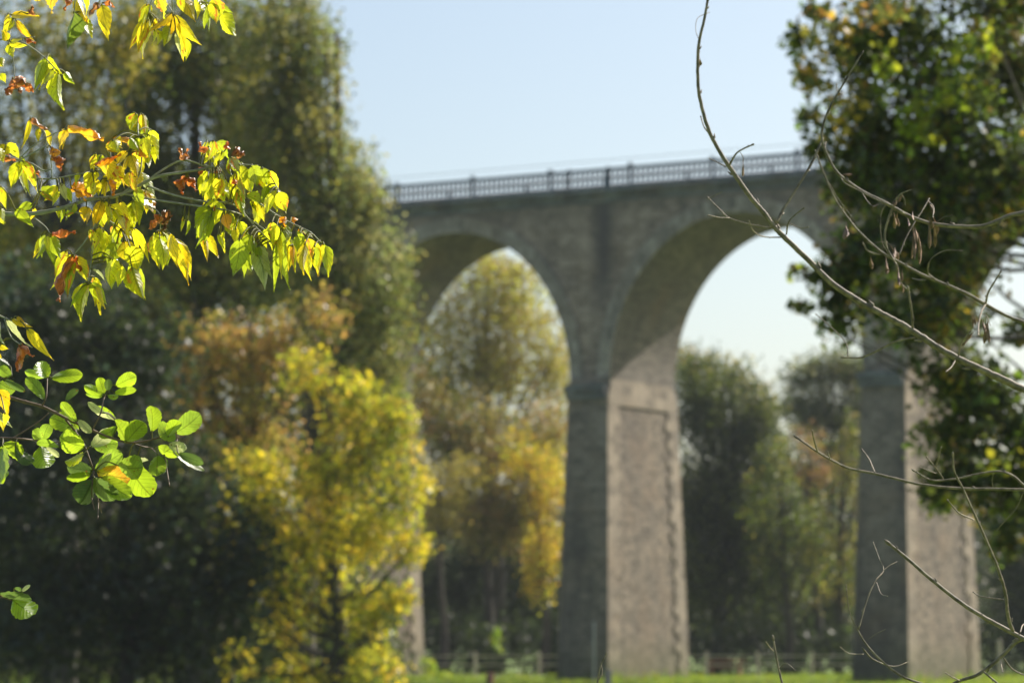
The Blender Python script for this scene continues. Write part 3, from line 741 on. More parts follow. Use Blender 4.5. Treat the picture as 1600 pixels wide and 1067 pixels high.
# ------------------------------------------------------------------ foreground branches
FG = np.random.default_rng(2024)
PROF_E = (np.array([0, .05, .13, .25, .38, .52, .66, .78, .88, .95, 1]), np.array([.03, .46, .82, 1, .98, .84, .60, .36, .16, .06, 0]))
PROF_A = (np.array([0, .05, .15, .3, .5, .68, .82, .92, .98, 1]), np.array([.03, .28, .58, .83, .98, 1, .88, .62, .3, .12]))
TINT = {'y': (.84, .70, .02), 'yg': (.64, .68, .02), 'g': (.40, .48, .02), 'dg': (.18, .26, .03), 'o': (.84, .40, .03), 's': (.50, .54, .22),  # the s tint puts silvery surface sheen into the leaf colour
        'w': (.42, .19, .06), 'yo': (.85, .60, .015), 'a': (.26, .38, .03), 'ad': (.10, .16, .03), 'ay': (.34, .47, .02), 'ao': (.76, .38, .03)}
def leaf_mesh(base, tip, Wd, kind, prof, wilt=False, pet=None, rng=FG):
    base = np.array(base, float); tip = np.array(tip, float)
    a = tip - base; L = np.linalg.norm(a); ah = a / L
    s0 = np.cross(ah, FWD); s0 /= np.linalg.norm(s0); n0 = np.cross(s0, ah)
    roll = rng.uniform(-.85, .85)
    s = s0 * math.cos(roll) + n0 * math.sin(roll); nrm = -s0 * math.sin(roll) + n0 * math.cos(roll)
    Wt = Wd / max(.68, math.cos(roll)) * (1.0 if prof is PROF_E and not wilt else 1.16)
    fold = rng.uniform(-.15, .75) if prof is PROF_E else rng.uniform(-.1, .4)
    curl = rng.uniform(-.12, .14)
    side = rng.uniform(-.06, .06)
    nt, ns = 19, 4
    ts = np.linspace(0, 1, nt); V = []; UV = []; col = []
    tint = np.array(TINT[kind]); tint = tint * rng.uniform(.68, 1.12)
    o1, o2, o3, o4 = rng.random(4) * 10
    brown = rng.random() < .22 and not wilt and prof is PROF_E
    tw = rng.uniform(-.7, .7)
    for t in ts:
        w = np.interp(t, *prof)
        mid = base + a * t + nrm * L * curl * math.sin(math.pi * t) + s * L * side * math.sin(math.pi * t)
        mid = mid + nrm * L * rng.uniform(-.004, .004)
        c_, s_ = math.cos(tw * t), math.sin(tw * t)
        st = s * c_ + nrm * s_; nt_ = nrm * c_ - s * s_
        for j in range(-ns, ns + 1):
            u = j / ns
            ww = w * Wt / 2
            if abs(j) == ns:
                if prof is PROF_E:
                    k = (t * 7 + (.2 if j > 0 else 0)) % 1; ww *= 1 + (.11 * (1 - k) if .25 < t < .9 else 0)
                else: k = (t * 11) % 1; ww *= 1 + .06 * (1 - k)
            if wilt:
                ph = u * 2.0 + .5 * math.sin(5 * t + o1)
                r = ww * .75
                P = mid + st * r * math.sin(ph) * .8 + nt_ * r * (1 - math.cos(ph)) * .9
                P = P + (s * math.sin(9 * t + o2 + u * 2) + nrm * math.cos(8 * t + o3 - u * 3)) * Wt * .13 + rng.normal(size=3) * Wt * .035
            else:
                rip = .035 * Wt * math.sin(2 * math.pi * (t * 5 - abs(u) * 1.4) + o1) * abs(u) * (1 if prof is PROF_E else .9)
                low = .05 * Wt * math.sin(3 * t + o2 + u * 2.2)
                P = mid + st * u * ww * math.cos(fold * abs(u)) + nt_ * (abs(u) * ww * math.sin(fold) + rip + low)
            V.append(P); UV.append((u * .5 + .5, t))
            cc = tint.copy()
            nzv = math.sin(4 * t + o2 + 2 * u) + math.sin(7 * u + o3 + 5 * t) * .7 + math.sin(11 * t + o4 - 6 * u) * .4
            if wilt: cc = cc * (1 + .35 * nzv / 2) + (np.array([.25, .05, -.01]) if math.sin(o4) > 0 else 0)
            elif prof is PROF_E:
                if brown and nzv > 1.0: cc = np.array((.62, .22, .03))
                elif kind in ('yg', 'y', 'yo'): cc = cc * (1 - .25 * max(0, nzv / 2)) if nzv > 0 else cc + np.array([.18, .06, 0]) * min(1, -nzv / 1.5)
            elif kind == 'ao' and nzv > .2: cc = np.array((.62, .5, .03))
            col.append(np.clip(cc, .01, .85))
    n = 2 * ns + 1; Fs = []
    for i in range(nt - 1):
        for j in range(n - 1): Fs.append((i * n + j, i * n + j + 1, (i + 1) * n + j + 1, (i + 1) * n + j))
    V = [tuple(v) for v in V]
    if pet is not None:
        pet = np.array(pet); d = np.linalg.norm(pet - base)
        midp = (pet + base) / 2 + np.array([0, 0, .12 * d])
        mb = MB(); pl = spline([pet, midp, base, base + a * .06], 4); mb.tube(pl, [.0011] * (len(pl) - 1) + [.0006], 5)
        k = len(V); V += mb.v; Fs += [tuple(i + k for i in f) for f in mb.f]
        UV += [(.5, 0)] * len(mb.v); col += [np.array((.42, .42, .10)) if prof is PROF_E else np.array((.30, .30, .08))] * len(mb.v)
    return np.array(V), Fs, np.array(col), np.array(UV)

def branch(name, label, cat, D, stems, leaves, mat, prof=PROF_E, group=None, djit=.07, fill=0.0, merge=False, maxpet=70):
    if prof is PROF_E and not fill: fill = .6
    """stems: list of (pixel points, r0, r1). leaves: (bx, by, tx, ty, width px, kind)"""
    rng = np.random.default_rng(abs(hash(label)) % 1000 if False else sum(map(ord, label)))
    P3 = []
    root = None
    for si, (pts, r0, r1) in enumerate(stems):
        z = [D + (0 if si == 0 else djit * .5 * rng.uniform(-1, 1) * (i / max(1, len(pts) - 1))) for i in range(len(pts))]
        w3 = [at(p[0], p[1], z[i]) for i, p in enumerate(pts)]
        if root is None:
            org = w3[0]; root = empty(name, org); tag(root, label, cat, group)
        sp = spline(w3, 6)
        rad = list(np.linspace(r0, r1, len(sp)))
        for i in range(len(rad)):
            if i % 6 == 0 and 0 < i < len(rad) - 1: rad[i] *= 1.22      # nodes
        mb = MB(); mb.tube([p - org for p in sp], rad, 8)
        mb.build('stem' if si == 0 else 'twig', mat, root, smooth=True)
        for p in sp: P3.append(p)
    P3 = np.array(P3)
    PX = np.stack([800 + F * ((P3 - CAM) @ RT) / ((P3 - CAM) @ FWD), 533.5 - F * ((P3 - CAM) @ UP) / ((P3 - CAM) @ FWD)], 1)
    extra = []
    if fill:
        for (bx, by, tx, ty, w, kind) in (list(leaves) * 2 if merge else list(leaves)):
            if kind in ('w', 'ow', 's', 'dg') or rng.random() > fill: continue
            L_ = math.hypot(tx - bx, ty - by); a_ = math.atan2(ty - by, tx - bx) + rng.uniform(-.55, .55)
            a_ = a_ * .5 + (math.pi / 2) * .5; L_ *= rng.uniform(.7, 1.05)
            ox, oy = rng.uniform(-10, 10, 2)
            extra.append((bx + ox, by + oy, bx + ox + L_ * math.cos(a_), by + oy + L_ * math.sin(a_), w * rng.uniform(.5, .85), kind if rng.random() < .6 else rng.choice(['yg', 'g', 'y'])))
    stuffV = []; stuffF = []; stuffC = []; stuffU = []; nl = len(leaves)
    for li, (bx, by, tx, ty, w, kind) in enumerate(list(leaves) + extra):
        i = int(np.argmin((PX[:, 0] - bx) ** 2 + (PX[:, 1] - by) ** 2))
        d = math.hypot(PX[i, 0] - bx, PX[i, 1] - by)
        Dn = (P3[i] - CAM) @ FWD
        db = Dn + rng.uniform(-1, 1) * min(djit, .02 + d * .0015)
        Lpx = math.hypot(tx - bx, ty - by)
        dt = db + rng.uniform(-.35, .35) * Lpx * D / F
        wilt = kind == 'w' or kind == 'ow'
        k = 'w' if kind == 'w' else ('o' if kind == 'ow' else kind)
        V, Fs, col, uv = leaf_mesh(at(bx, by, db), at(tx, ty, dt), w * D / F, k, prof, wilt, P3[i] if d < maxpet else None, rng)
        if li >= nl and merge:
            k0 = len(stuffV); stuffV += [tuple(v - org) for v in V]; stuffF += [tuple(i + k0 for i in f) for f in Fs]; stuffC += list(col); stuffU += list(uv); continue
        o = mesh_np('wilted_leaf' if wilt else 'leaf', V, Fs, M_FLEAF, root, col=col, uv=uv, smooth=True, loc=org)
        if wilt: o['label'] = 'shrivelled brown leaf'
        elif k in ('y', 'yo', 'o', 'ao'): o['label'] = 'orange leaf' if k in ('o', 'ao') else 'yellow leaf'
    if stuffV: mesh_np('leaflets', stuffV, stuffF, M_FLEAF, root, col=np.array(stuffC), uv=np.array(stuffU), smooth=True)['kind'] = 'stuff'
    return root

K1 = .3375
def z1(s): return [tuple(v * K1 for v in p) for p in s]
def z2(s): return [(p[0] * K1, 340 + p[1] * K1) for p in s]
def l1(L): return [(a * K1, b * K1, c * K1, d * K1, w * K1, k) for a, b, c, d, w, k in L]
def l2(L): return [(a * K1, 340 + b * K1, c * K1, 340 + d * K1, w * K1, k) for a, b, c, d, w, k in L]
GE = 'yellow green ash leaved branches reaching in from the left'

main_stems = [
    (z1([(-60, 985), (0, 988), (80, 992), (190, 985), (320, 955), (400, 925), (520, 912), (600, 885), (670, 845), (740, 815), (830, 800), (930, 785), (1010, 770)]), .0038, .0017),
    (z1([(670, 850), (720, 810), (790, 765), (855, 742), (940, 765), (1000, 775)]), .0018, .0012),
    (z1([(685, 862), (760, 890), (850, 915), (960, 935), (1060, 940), (1150, 990)]), .0018, .0011),
    (z1([(575, 898), (680, 920), (800, 938), (920, 955), (1040, 972), (1130, 1000), (1230, 1067)]), .0018, .0010),
    (z2([(1130, -20), (1180, 40), (1250, 110), (1320, 185)]), .0012, .0008),
    (z1([(1100, 760), (1180, 770), (1240, 800), (1290, 880)]), .0012, .0008),
    (z2([(1180, -80), (1300, 0), (1380, 40), (1440, 70), (1490, 120)]), .0012, .0008),
    (z1([(300, 962), (360, 985), (420, 995), (500, 1020), (560, 1060)]), .0014, .0009),
    (z2([(480, -20), (440, 60), (432, 140), (415, 250), (408, 310)]), .0012, .0009),
    (z2([(470, -20), (400, 100), (340, 175)]), .0012, .0009),
    (z1([(560, 900), (620, 850), (650, 790), (655, 700), (640, 620), (640, 545)]), .0014, .0009),
    (z1([(520, 910), (500, 840), (470, 790), (430, 770)]), .0012, .0008),
    (z1([(160, 1010), (210, 1050)]) + z2([(232, 75)]), .0010, .0008),
    (z1([(620, 940), (700, 960), (745, 1000)]) + z2([(740, 60)]), .0011, .0009),
    (z1([(100, 825), (240, 828), (330, 812), (400, 800), (540, 770)]), .0013, .0008),
]
main_leaves = l1([
    (640, 540, 600, 650, 60, 'yg'), (645, 540, 680, 650, 70, 'g'), (650, 545, 700, 610, 20, 's'), (690, 625, 735, 740, 70, 'yg'), (650, 660, 715, 730, 70, 'o'),
    (700, 680, 690, 780, 40, 'yg'), (600, 640, 650, 705, 50, 'g'), (490, 690, 570, 640, 36, 'y'), (520, 640, 630, 655, 34, 'ow'), (515, 660, 560, 705, 60, 'yg'),
    (610, 700, 660, 812, 62, 'y'), (590, 700, 540, 780, 50, 'yo'), (420, 765, 560, 715, 36, 'ow'), (440, 720, 420, 790, 32, 'yg'), (490, 735, 500, 835, 90, 'y'),
    (430, 800, 390, 880, 60, 'y'), (540, 790, 470, 900, 85, 'y'), (560, 790, 620, 880, 34, 'yg'), (520, 780, 585, 830, 60, 'y'), (505, 830, 525, 905, 34, 'ow'),
    (610, 790, 645, 900, 80, 'y'), (640, 800, 722, 920, 46, 's'), (650, 880, 725, 1005, 78, 'y'), (370, 800, 350, 860, 30, 'yg'), (330, 870, 430, 920, 55, 'ow'),
    (345, 880, 400, 930, 36, 'ow'), (180, 890, 270, 862, 40, 'g'), (270, 862, 200, 935, 46, 'yg'), (280, 850, 310, 935, 36, 's'), (300, 870, 335, 940, 46, 'g'),
    (290, 960, 280, 1030, 34, 'g'), (400, 955, 390, 1030, 58, 'yo'), (510, 950, 590, 1020, 48, 'y'), (470, 930, 430, 1060, 58, 'yo'), (540, 940, 560, 1075, 78, 'yg'),
    (590, 950, 615, 1067, 70, 'yg'), (620, 930, 645, 1045, 60, 'yg'), (500, 960, 455, 1065, 50, 'yg'), (350, 940, 300, 1000, 40, 'g'), (450, 860, 420, 925, 52, 'yg'),
    (740, 1000, 695, 1060, 52, 'w'), (745, 1000, 790, 1010, 44, 'w'), (735, 1010, 762, 1062, 48, 'w'),
    (852, 742, 830, 685, 36, 'w'), (856, 742, 872, 690, 36, 'w'), (940, 712, 922, 660, 34, 'w'), (1045, 692, 1055, 655, 30, 'w'), (1085, 690, 1130, 722, 60, 'w'),
    (860, 820, 815, 862, 42, 'w'), (865, 822, 845, 900, 46, 'w'), (872, 820, 912, 885, 44, 'w'), (945, 778, 935, 822, 42, 'w'), (1005, 780, 1020, 812, 30, 'w'), (1080, 830, 1088, 865, 30, 'w'),
    (985, 655, 938, 765, 55, 'yg'), (1000, 658, 1065, 745, 62, 'g'), (1000, 690, 968, 765, 46, 'yg'), (990, 660, 1012, 770, 50, 'yg'),
    (1070, 728, 1112, 805, 46, 's'), (1090, 740, 1115, 832, 50, 'g'), (1112, 748, 1150, 805, 24, 's'), (985, 800, 968, 935, 68, 'yg'), (1002, 820, 1002, 935, 62, 'g'),
    (950, 800, 925, 905, 48, 'yg'), (1120, 780, 1162, 905, 78, 'yg'), (1165, 770, 1190, 862, 78, 'g'), (1195, 780, 1240, 872, 78, 'yg'), (1230, 800, 1292, 882, 68, 'yg'),
    (1255, 872, 1198, 942, 60, 'g'), (1275, 880, 1282, 982, 80, 'yg'), (1285, 890, 1326, 985, 58, 'yg'), (1320, 940, 1325, 992, 18, 's'), (1110, 830, 1137, 922, 30, 's'),
    (1030, 850, 1042, 945, 58, 'yg'), (1080, 870, 1100, 965, 58, 'yg'), (1100, 880, 1132, 1005, 58, 'g'), (1170, 950, 1197, 1042, 58, 'yg'), (1140, 905, 1212, 962, 58, 'g'),
    (970, 960, 900, 1055, 60, 'g'), (1010, 930, 985, 1050, 78, 'yg'), (1040, 990, 1062, 1065, 58, 'o'), (1062, 985, 1075, 1075, 50, 'yg')]) + l2([
    (480, 60, 460, 200, 70, 'yg'), (545, 100, 500, 222, 80, 'g'), (600, 130, 642, 262, 88, 'yg'), (520, 190, 518, 332, 80, 'yg'), (560, 220, 545, 322, 50, 'yg'),
    (610, 230, 668, 382, 78, 'yg'), (620, 50, 692, 212, 34, 'y'), (440, 60, 470, 145, 56, 'yg'), (550, 20, 612, 105, 80, 'y'),
    (730, 70, 737, 238, 84, 'yg'), (720, 70, 700, 155, 56, 'yg'), (765, 70, 790, 132, 38, 's'), (780, 110, 760, 232, 46, 'g'), (800, 92, 885, 292, 80, 'yo'),
    (210, 75, 168, 190, 46, 'g'), (235, 85, 282, 192, 58, 'g'), (240, 82, 350, 68, 48, 'w'), (335, 170, 232, 335, 70, 'yg'), (345, 180, 270, 388, 44, 'w'),
    (350, 180, 412, 302, 66, 'yg'), (345, 178, 376, 250, 48, 'w'), (410, 300, 375, 482, 88, 'yg'), (420, 300, 496, 405, 56, 'g'), (400, 300, 342, 405, 28, 'g'), (425, 240, 490, 302, 22, 's')])
tip_leaves = l2([
    (960, 0, 905, 145, 78, 'g'), (940, 70, 1012, 188, 56, 'y'), (1020, 80, 1042, 165, 28, 'yg'), (1065, 0, 1092, 105, 58, 'yg'),
    (1110, 20, 1152, 105, 48, 'yg'), (870, 10, 858, 85, 26, 'g'), (1110, 100, 1078, 275, 88, 'g'), (1160, 80, 1128, 205, 68, 'g'), (1150, 180, 1166, 252, 48, 'g'),
    (1195, 140, 1227, 340, 78, 's'), (1200, 130, 1262, 282, 56, 's'), (1180, 150, 1212, 242, 38, 'yg'), (1230, 50, 1262, 135, 56, 'yg'), (1170, 100, 1262, 235, 40, 'g'),
    (1260, 20, 1262, 145, 56, 'yg'), (1300, 60, 1342, 335, 58, 'g'), (1310, 40, 1298, 175, 78, 'yg'), (1340, 100, 1367, 255, 58, 'yg'), (1355, 130, 1362, 245, 28, 'o'),
    (1390, 70, 1380, 155, 38, 'g'), (1420, 95, 1472, 275, 78, 'y'), (1400, 60, 1455, 102, 20, 's'), (1480, 110, 1507, 215, 48, 'g'), (1500, 130, 1520, 278, 58, 'yg'),
    (1440, 180, 1440, 245, 26, 'yg'), (1290, 0, 1322, 42, 30, 'ow'), (1350, 0, 1360, 34, 26, 'ow')])
main_leaves += tip_leaves
big = [L for L in main_leaves if L[5] not in ('w', 'ow')]
branch('box_elder_branch', 'long leafy branch of drooping yellow green leaves running from the left edge to mid picture', 'branch', 5.2, main_stems, main_leaves, M_ELDER, group=GE, djit=.10, fill=.85, merge=True)

branch('box_elder_branch', 'sparse sprig at the left edge with orange curled leaves above the long branch', 'branch', 5.16,
       [(z1([(-60, 700), (0, 715), (50, 730), (95, 745), (150, 760), (200, 790), (240, 783)]), .0018, .0010),
        (z1([(90, 742), (150, 710), (215, 675)]), .0012, .0009), (z1([(90, 735), (160, 670), (240, 625), (305, 598)]), .0012, .0008),
        (z1([(215, 675), (205, 610), (140, 552)]), .0009, .0007), (z1([(215, 675), (235, 740), (240, 820)]), .0009, .0007), (z1([(-40, 870), (0, 860)]), .001, .001)],
       l1([(30, 665, 95, 740, 50, 'yg'), (0, 670, 35, 742, 56, 'y'), (0, 722, 72, 742, 40, 'w'), (90, 750, 50, 875, 60, 'yg'), (95, 750, 122, 892, 34, 's'), (105, 745, 175, 895, 60, 'yg'),
           (170, 792, 186, 822, 22, 'w'), (0, 862, 30, 972, 48, 'yg'), (-10, 980, 20, 1042, 50, 'yg'), (70, 968, 155, 1052, 50, 'g'), (150, 945, 75, 978, 40, 'g'),
           (140, 550, 98, 692, 26, 'y'), (142, 550, 218, 602, 34, 'w'), (205, 600, 236, 682, 34, 'y'), (235, 682, 242, 742, 34, 'ow'), (250, 735, 280, 792, 40, 'w'),
           (305, 598, 275, 692, 55, 'yo'), (310, 600, 480, 647, 44, 'ow')]), M_ELDER, group=GE)
branch('box_elder_branch', 'sprig in the upper left corner ending in a hanging fan of green leaves', 'branch', 5.24,
       [(z1([(-60, 195), (0, 185), (40, 182), (120, 205), (205, 267), (260, 325)]), .0016, .0009), (z1([(40, 182), (50, 130), (64, 85)]), .0010, .0008),
        (z1([(-20, 182), (90, 178), (160, 172)]), .0010, .0007), (z1([(44, 190), (60, 265), (68, 365)]), .0010, .0008), (z1([(-40, 330), (0, 345)]), .001, .001)],
       l1([(50, 70, 182, 76, 44, 'yo'), (125, 65, 150, 25, 28, 'w'), (60, 85, 8, 162, 44, 'yg'), (40, 205, 128, 212, 28, 'y'), (45, 205, 62, 272, 48, 'yg'), (115, 182, 167, 198, 36, 'w'),
           (68, 365, 28, 442, 58, 'w'), (68, 365, 152, 425, 60, 'w'), (70, 370, 96, 432, 44, 'w'), (60, 365, 130, 395, 40, 'w'), (210, 270, 158, 422, 68, 'g'), (245, 320, 180, 417, 56, 'yg'),
           (270, 335, 297, 512, 88, 'yg'), (218, 267, 292, 348, 38, 'yg'), (300, 335, 346, 392, 46, 'g'), (-10, 270, 17, 312, 56, 'yg'), (-5, 345, 27, 387, 46, 'yg'), (35, 190, 5, 140, 40, 'yo')]), M_ELDER, group=GE)
branch('box_elder_branch', 'short sprig hanging from the top edge with one dark green leaf beside yellow ones', 'branch', 5.18,
       [(z1([(380, -60), (350, 0), (343, 60)]), .0014, .0008), (z1([(480, -60), (462, 5), (470, 20)]), .0010, .0008), (z1([(360, -30), (300, -30), (250, -10)]), .0010, .0008)],
       l1([(235, -20, 242, 66, 70, 'yo'), (320, -15, 298, 50, 34, 'w'), (343, 55, 313, 228, 88, 'dg'), (355, -10, 397, 100, 54, 'yo'), (375, 80, 427, 177, 48, 'yg'),
           (455, 15, 412, 72, 40, 'w'), (470, 20, 507, 162, 68, 'y'), (480, 15, 530, 34, 30, 'w'), (150, -20, 190, 8, 40, 'y')]), M_ELDER, group=GE)
branch('box_elder_branch', 'bunch of yellow leaves hanging at the top edge above the long branch', 'branch', 5.22,
       [(z1([(720, -60), (700, 10), (690, 60)]), .0013, .0008), (z1([(750, -60), (770, 10), (800, 58)]), .0012, .0008), (z1([(795, -60), (797, 10), (800, 60)]), .0012, .0008)],
       l1([(700, 20, 640, 122, 46, 'yg'), (690, 90, 598, 232, 56, 'y'), (680, 100, 638, 247, 50, 'y'), (700, 60, 660, 182, 36, 's'), (740, -10, 762, 92, 78, 'yg'),
           (795, 60, 680, 155, 46, 'yo'), (800, 70, 778, 182, 56, 'yo'), (805, 70, 935, 212, 56, 'y'), (790, 120, 758, 217, 46, 'yg'), (730, 140, 728, 212, 38, 'yg'),
           (830, 168, 850, 287, 48, 'yg'), (700, 110, 730, 150, 40, 'y'), (815, 150, 840, 265, 22, 's')]), M_ELDER, group=GE)
branch('box_elder_branch', 'bunch of lime green leaves hanging at the top edge nearest the open sky', 'branch', 5.15,
       [(z1([(960, -60), (990, 0), (1015, 60)]), .0013, .0008), (z1([(880, -60), (870, -10), (860, 20)]), .0011, .0008), (z1([(960, -60), (940, -10), (935, 10)]), .0010, .0008)],
       l1([(845, -10, 905, 104, 60, 'yo'), (905, -10, 916, 82, 30, 'yg'), (960, 30, 945, 142, 38, 'g'), (985, -5, 1002, 112, 66, 'yg'), (1012, 58, 1095, 172, 80, 'yg'),
           (1005, 10, 1082, 62, 32, 'g'), (930, -10, 940, 52, 58, 'yg'), (830, -10, 850, 60, 40, 'yg'), (1000, 0, 1035, 70, 24, 's')]), M_ELDER, group=GE)
branch('box_elder_branch', 'drooping yellow and silvery leaves at the left edge just above the round leaves', 'branch', 5.14,
       [(z2([(-60, 430), (0, 455), (30, 468), (60, 480)]), .0016, .0010), (z2([(20, 470), (50, 550), (95, 588)]), .0010, .0008), (z2([(-50, 780), (-10, 800)]), .001, .001)],
       l2([(-10, 455, 22, 592, 50, 's'), (30, 470, 150, 602, 44, 's'), (55, 468, 150, 508, 30, 'yo'), (125, 513, 250, 662, 50, 'y'), (95, 588, 80, 712, 54, 'w'), (100, 585, 157, 642, 38, 'w'),
           (-5, 600, 42, 608, 26, 'y'), (-8, 795, 42, 925, 80, 'yo'), (-5, 900, 57, 972, 36, 's'), (-5, 915, 15, 992, 46, 'y')]), M_ELDER, group=GE)

K3 = 340 / 1296.
def z3(s): return [(p[0] * K3, 540 + p[1] * K3) for p in s]
def l3(L): return [(a * K3, 540 + b * K3, c * K3, 540 + d * K3, w * K3, k) for a, b, c, d, w, k in L]
branch('alder_branch', 'branch of round glossy green leaves with one orange leaf reaching in from the left', 'branch', 5.3,
       [(z3([(-60, 290), (50, 308), (150, 335), (250, 362), (330, 400), (430, 450), (550, 503), (650, 545), (760, 575), (860, 570), (1000, 530), (1050, 510)]), .0030, .0012),
        (z3([(250, 362), (275, 300), (282, 190)]), .0014, .0010), (z3([(550, 500), (600, 400), (620, 310), (660, 240)]), .0014, .0009), (z3([(390, 440), (440, 500), (500, 590), (535, 680), (560, 745)]), .0017, .0013),
        (z3([(-40, 548), (130, 555), (280, 572), (360, 575)]), .0018, .0010), (z3([(60, 560), (220, 460), (290, 400)]), .0012, .0008), (z3([(790, 580), (850, 600), (900, 610), (940, 650)]), .0011, .0008),
        (z3([(560, 745), (547, 850), (550, 940)]), .0012, .0008), (z3([(575, 800), (585, 930), (583, 1030)]), .0010, .0008), (z3([(980, 650), (995, 750), (1010, 835)]), .0010, .0010),
        (z3([(585, 920), (605, 995)]), .0009, .0009), (z3([(545, 900), (562, 975)]), .0009, .0009), (z3([(1050, 510), (1055, 560), (1045, 590)]), .0008, .0007), (z3([(-60, 180), (10, 195), (70, 185)]), .001, .0008)],
       l3([(285, 190, 222, 98, 78, 'ay'), (305, 190, 492, 172, 66, 'ay'), (270, 188, 148, 152, 42, 'a'), (265, 322, 155, 190, 56, 'a'), (70, 185, -5, 130, 56, 'a'), (20, 205, 150, 272, 36, 'ad'),
           (-5, 220, 92, 265, 84, 'a'), (60, 122, -5, 80, 46, 'ad'), (615, 300, 503, 235, 56, 'ay'), (620, 290, 588, 190, 52, 'ay'), (642, 270, 645, 200, 42, 'ad'), (690, 240, 812, 183, 76, 'ay'),
           (680, 282, 812, 262, 44, 'ay'), (612, 302, 510, 288, 28, 'a'), (640, 297, 705, 302, 24, 'a'), (390, 330, 467, 258, 34, 'ad'), (690, 445, 523, 338, 30, 's'), (692, 440, 558, 370, 44, 'ay'),
           (455, 455, 362, 338, 52, 'ay'), (470, 505, 298, 432, 96, 'ay'), (465, 440, 545, 518, 40, 's'), (255, 562, 198, 500, 58, 'a'), (260, 560, 292, 468, 66, 'a'), (355, 607, 218, 578, 36, 'a'),
           (240, 600, 292, 722, 96, 'ay'), (270, 600, 352, 662, 30, 's'), (90, 600, 202, 692, 56, 'ad'), (20, 580, 112, 682, 104, 'ay'), (15, 592, 8, 822, 108, 'ay'), (740, 577, 688, 440, 106, 'ay'),
           (750, 572, 862, 458, 86, 'ay'), (540, 602, 667, 500, 66, 's'), (558, 602, 702, 580, 86, 'a'), (562, 742, 727, 640, 76, 'a'), (572, 742, 662, 640, 36, 's'), (505, 602, 358, 540, 116, 'ay'),
           (500, 642, 388, 692, 66, 'yg'), (550, 742, 398, 722, 78, 'ad'), (540, 762, 397, 790, 56, 'ay'), (550, 802, 478, 942, 98, 'ad'), (560, 782, 682, 920, 98, 'ad'), (600, 782, 782, 902, 104, 'ay'),
           (577, 750, 777, 790, 118, 'ao'), (700, 712, 852, 722, 96, 'a'), (762, 692, 902, 892, 146, 'ay'), (810, 712, 882, 680, 36, 's'), (905, 512, 898, 358, 66, 'ay'), (950, 542, 1022, 490, 104, 'a'),
           (1000, 542, 1072, 450, 66, 'ay'), (1040, 522, 1192, 408, 108, 'a'), (940, 602, 1077, 640, 66, 'ay'), (1000, 592, 1112, 612, 56, 's'), (1020, 612, 1217, 742, 34, 's'), (1060, 642, 1212, 702, 46, 'ad'),
           (940, 652, 930, 775, 84, 'a'), (975, 652, 970, 762, 44, 'ad'), (430, 470, 420, 560, 70, 'a'), (700, 480, 590, 540, 50, 'a')]), M_ALDER, PROF_A, djit=.09)
K4 = .4375
def z4(s): return [(p[0] * K4, 700 + p[1] * K4) for p in s]
def l4(L): return [(a * K4, 700 + b * K4, c * K4, 700 + d * K4, w * K4, k) for a, b, c, d, w, k in L]
branch('alder_branch', 'tip of a twig with two small round leaves low at the left edge', 'branch', 5.25,
       [(z4([(-60, 520), (0, 530), (45, 545)]), .0012, .0008), (z4([(0, 525), (50, 515), (80, 512)]), .0009, .0007)],
       l4([(-5, 520, 112, 545, 40, 'ad'), (45, 545, 126, 590, 70, 'ay'), (60, 540, 80, 600, 60, 'a'), (50, 500, 78, 510, 12, 'ad'), (78, 512, 108, 488, 14, 's')]), M_ALDER, PROF_A)

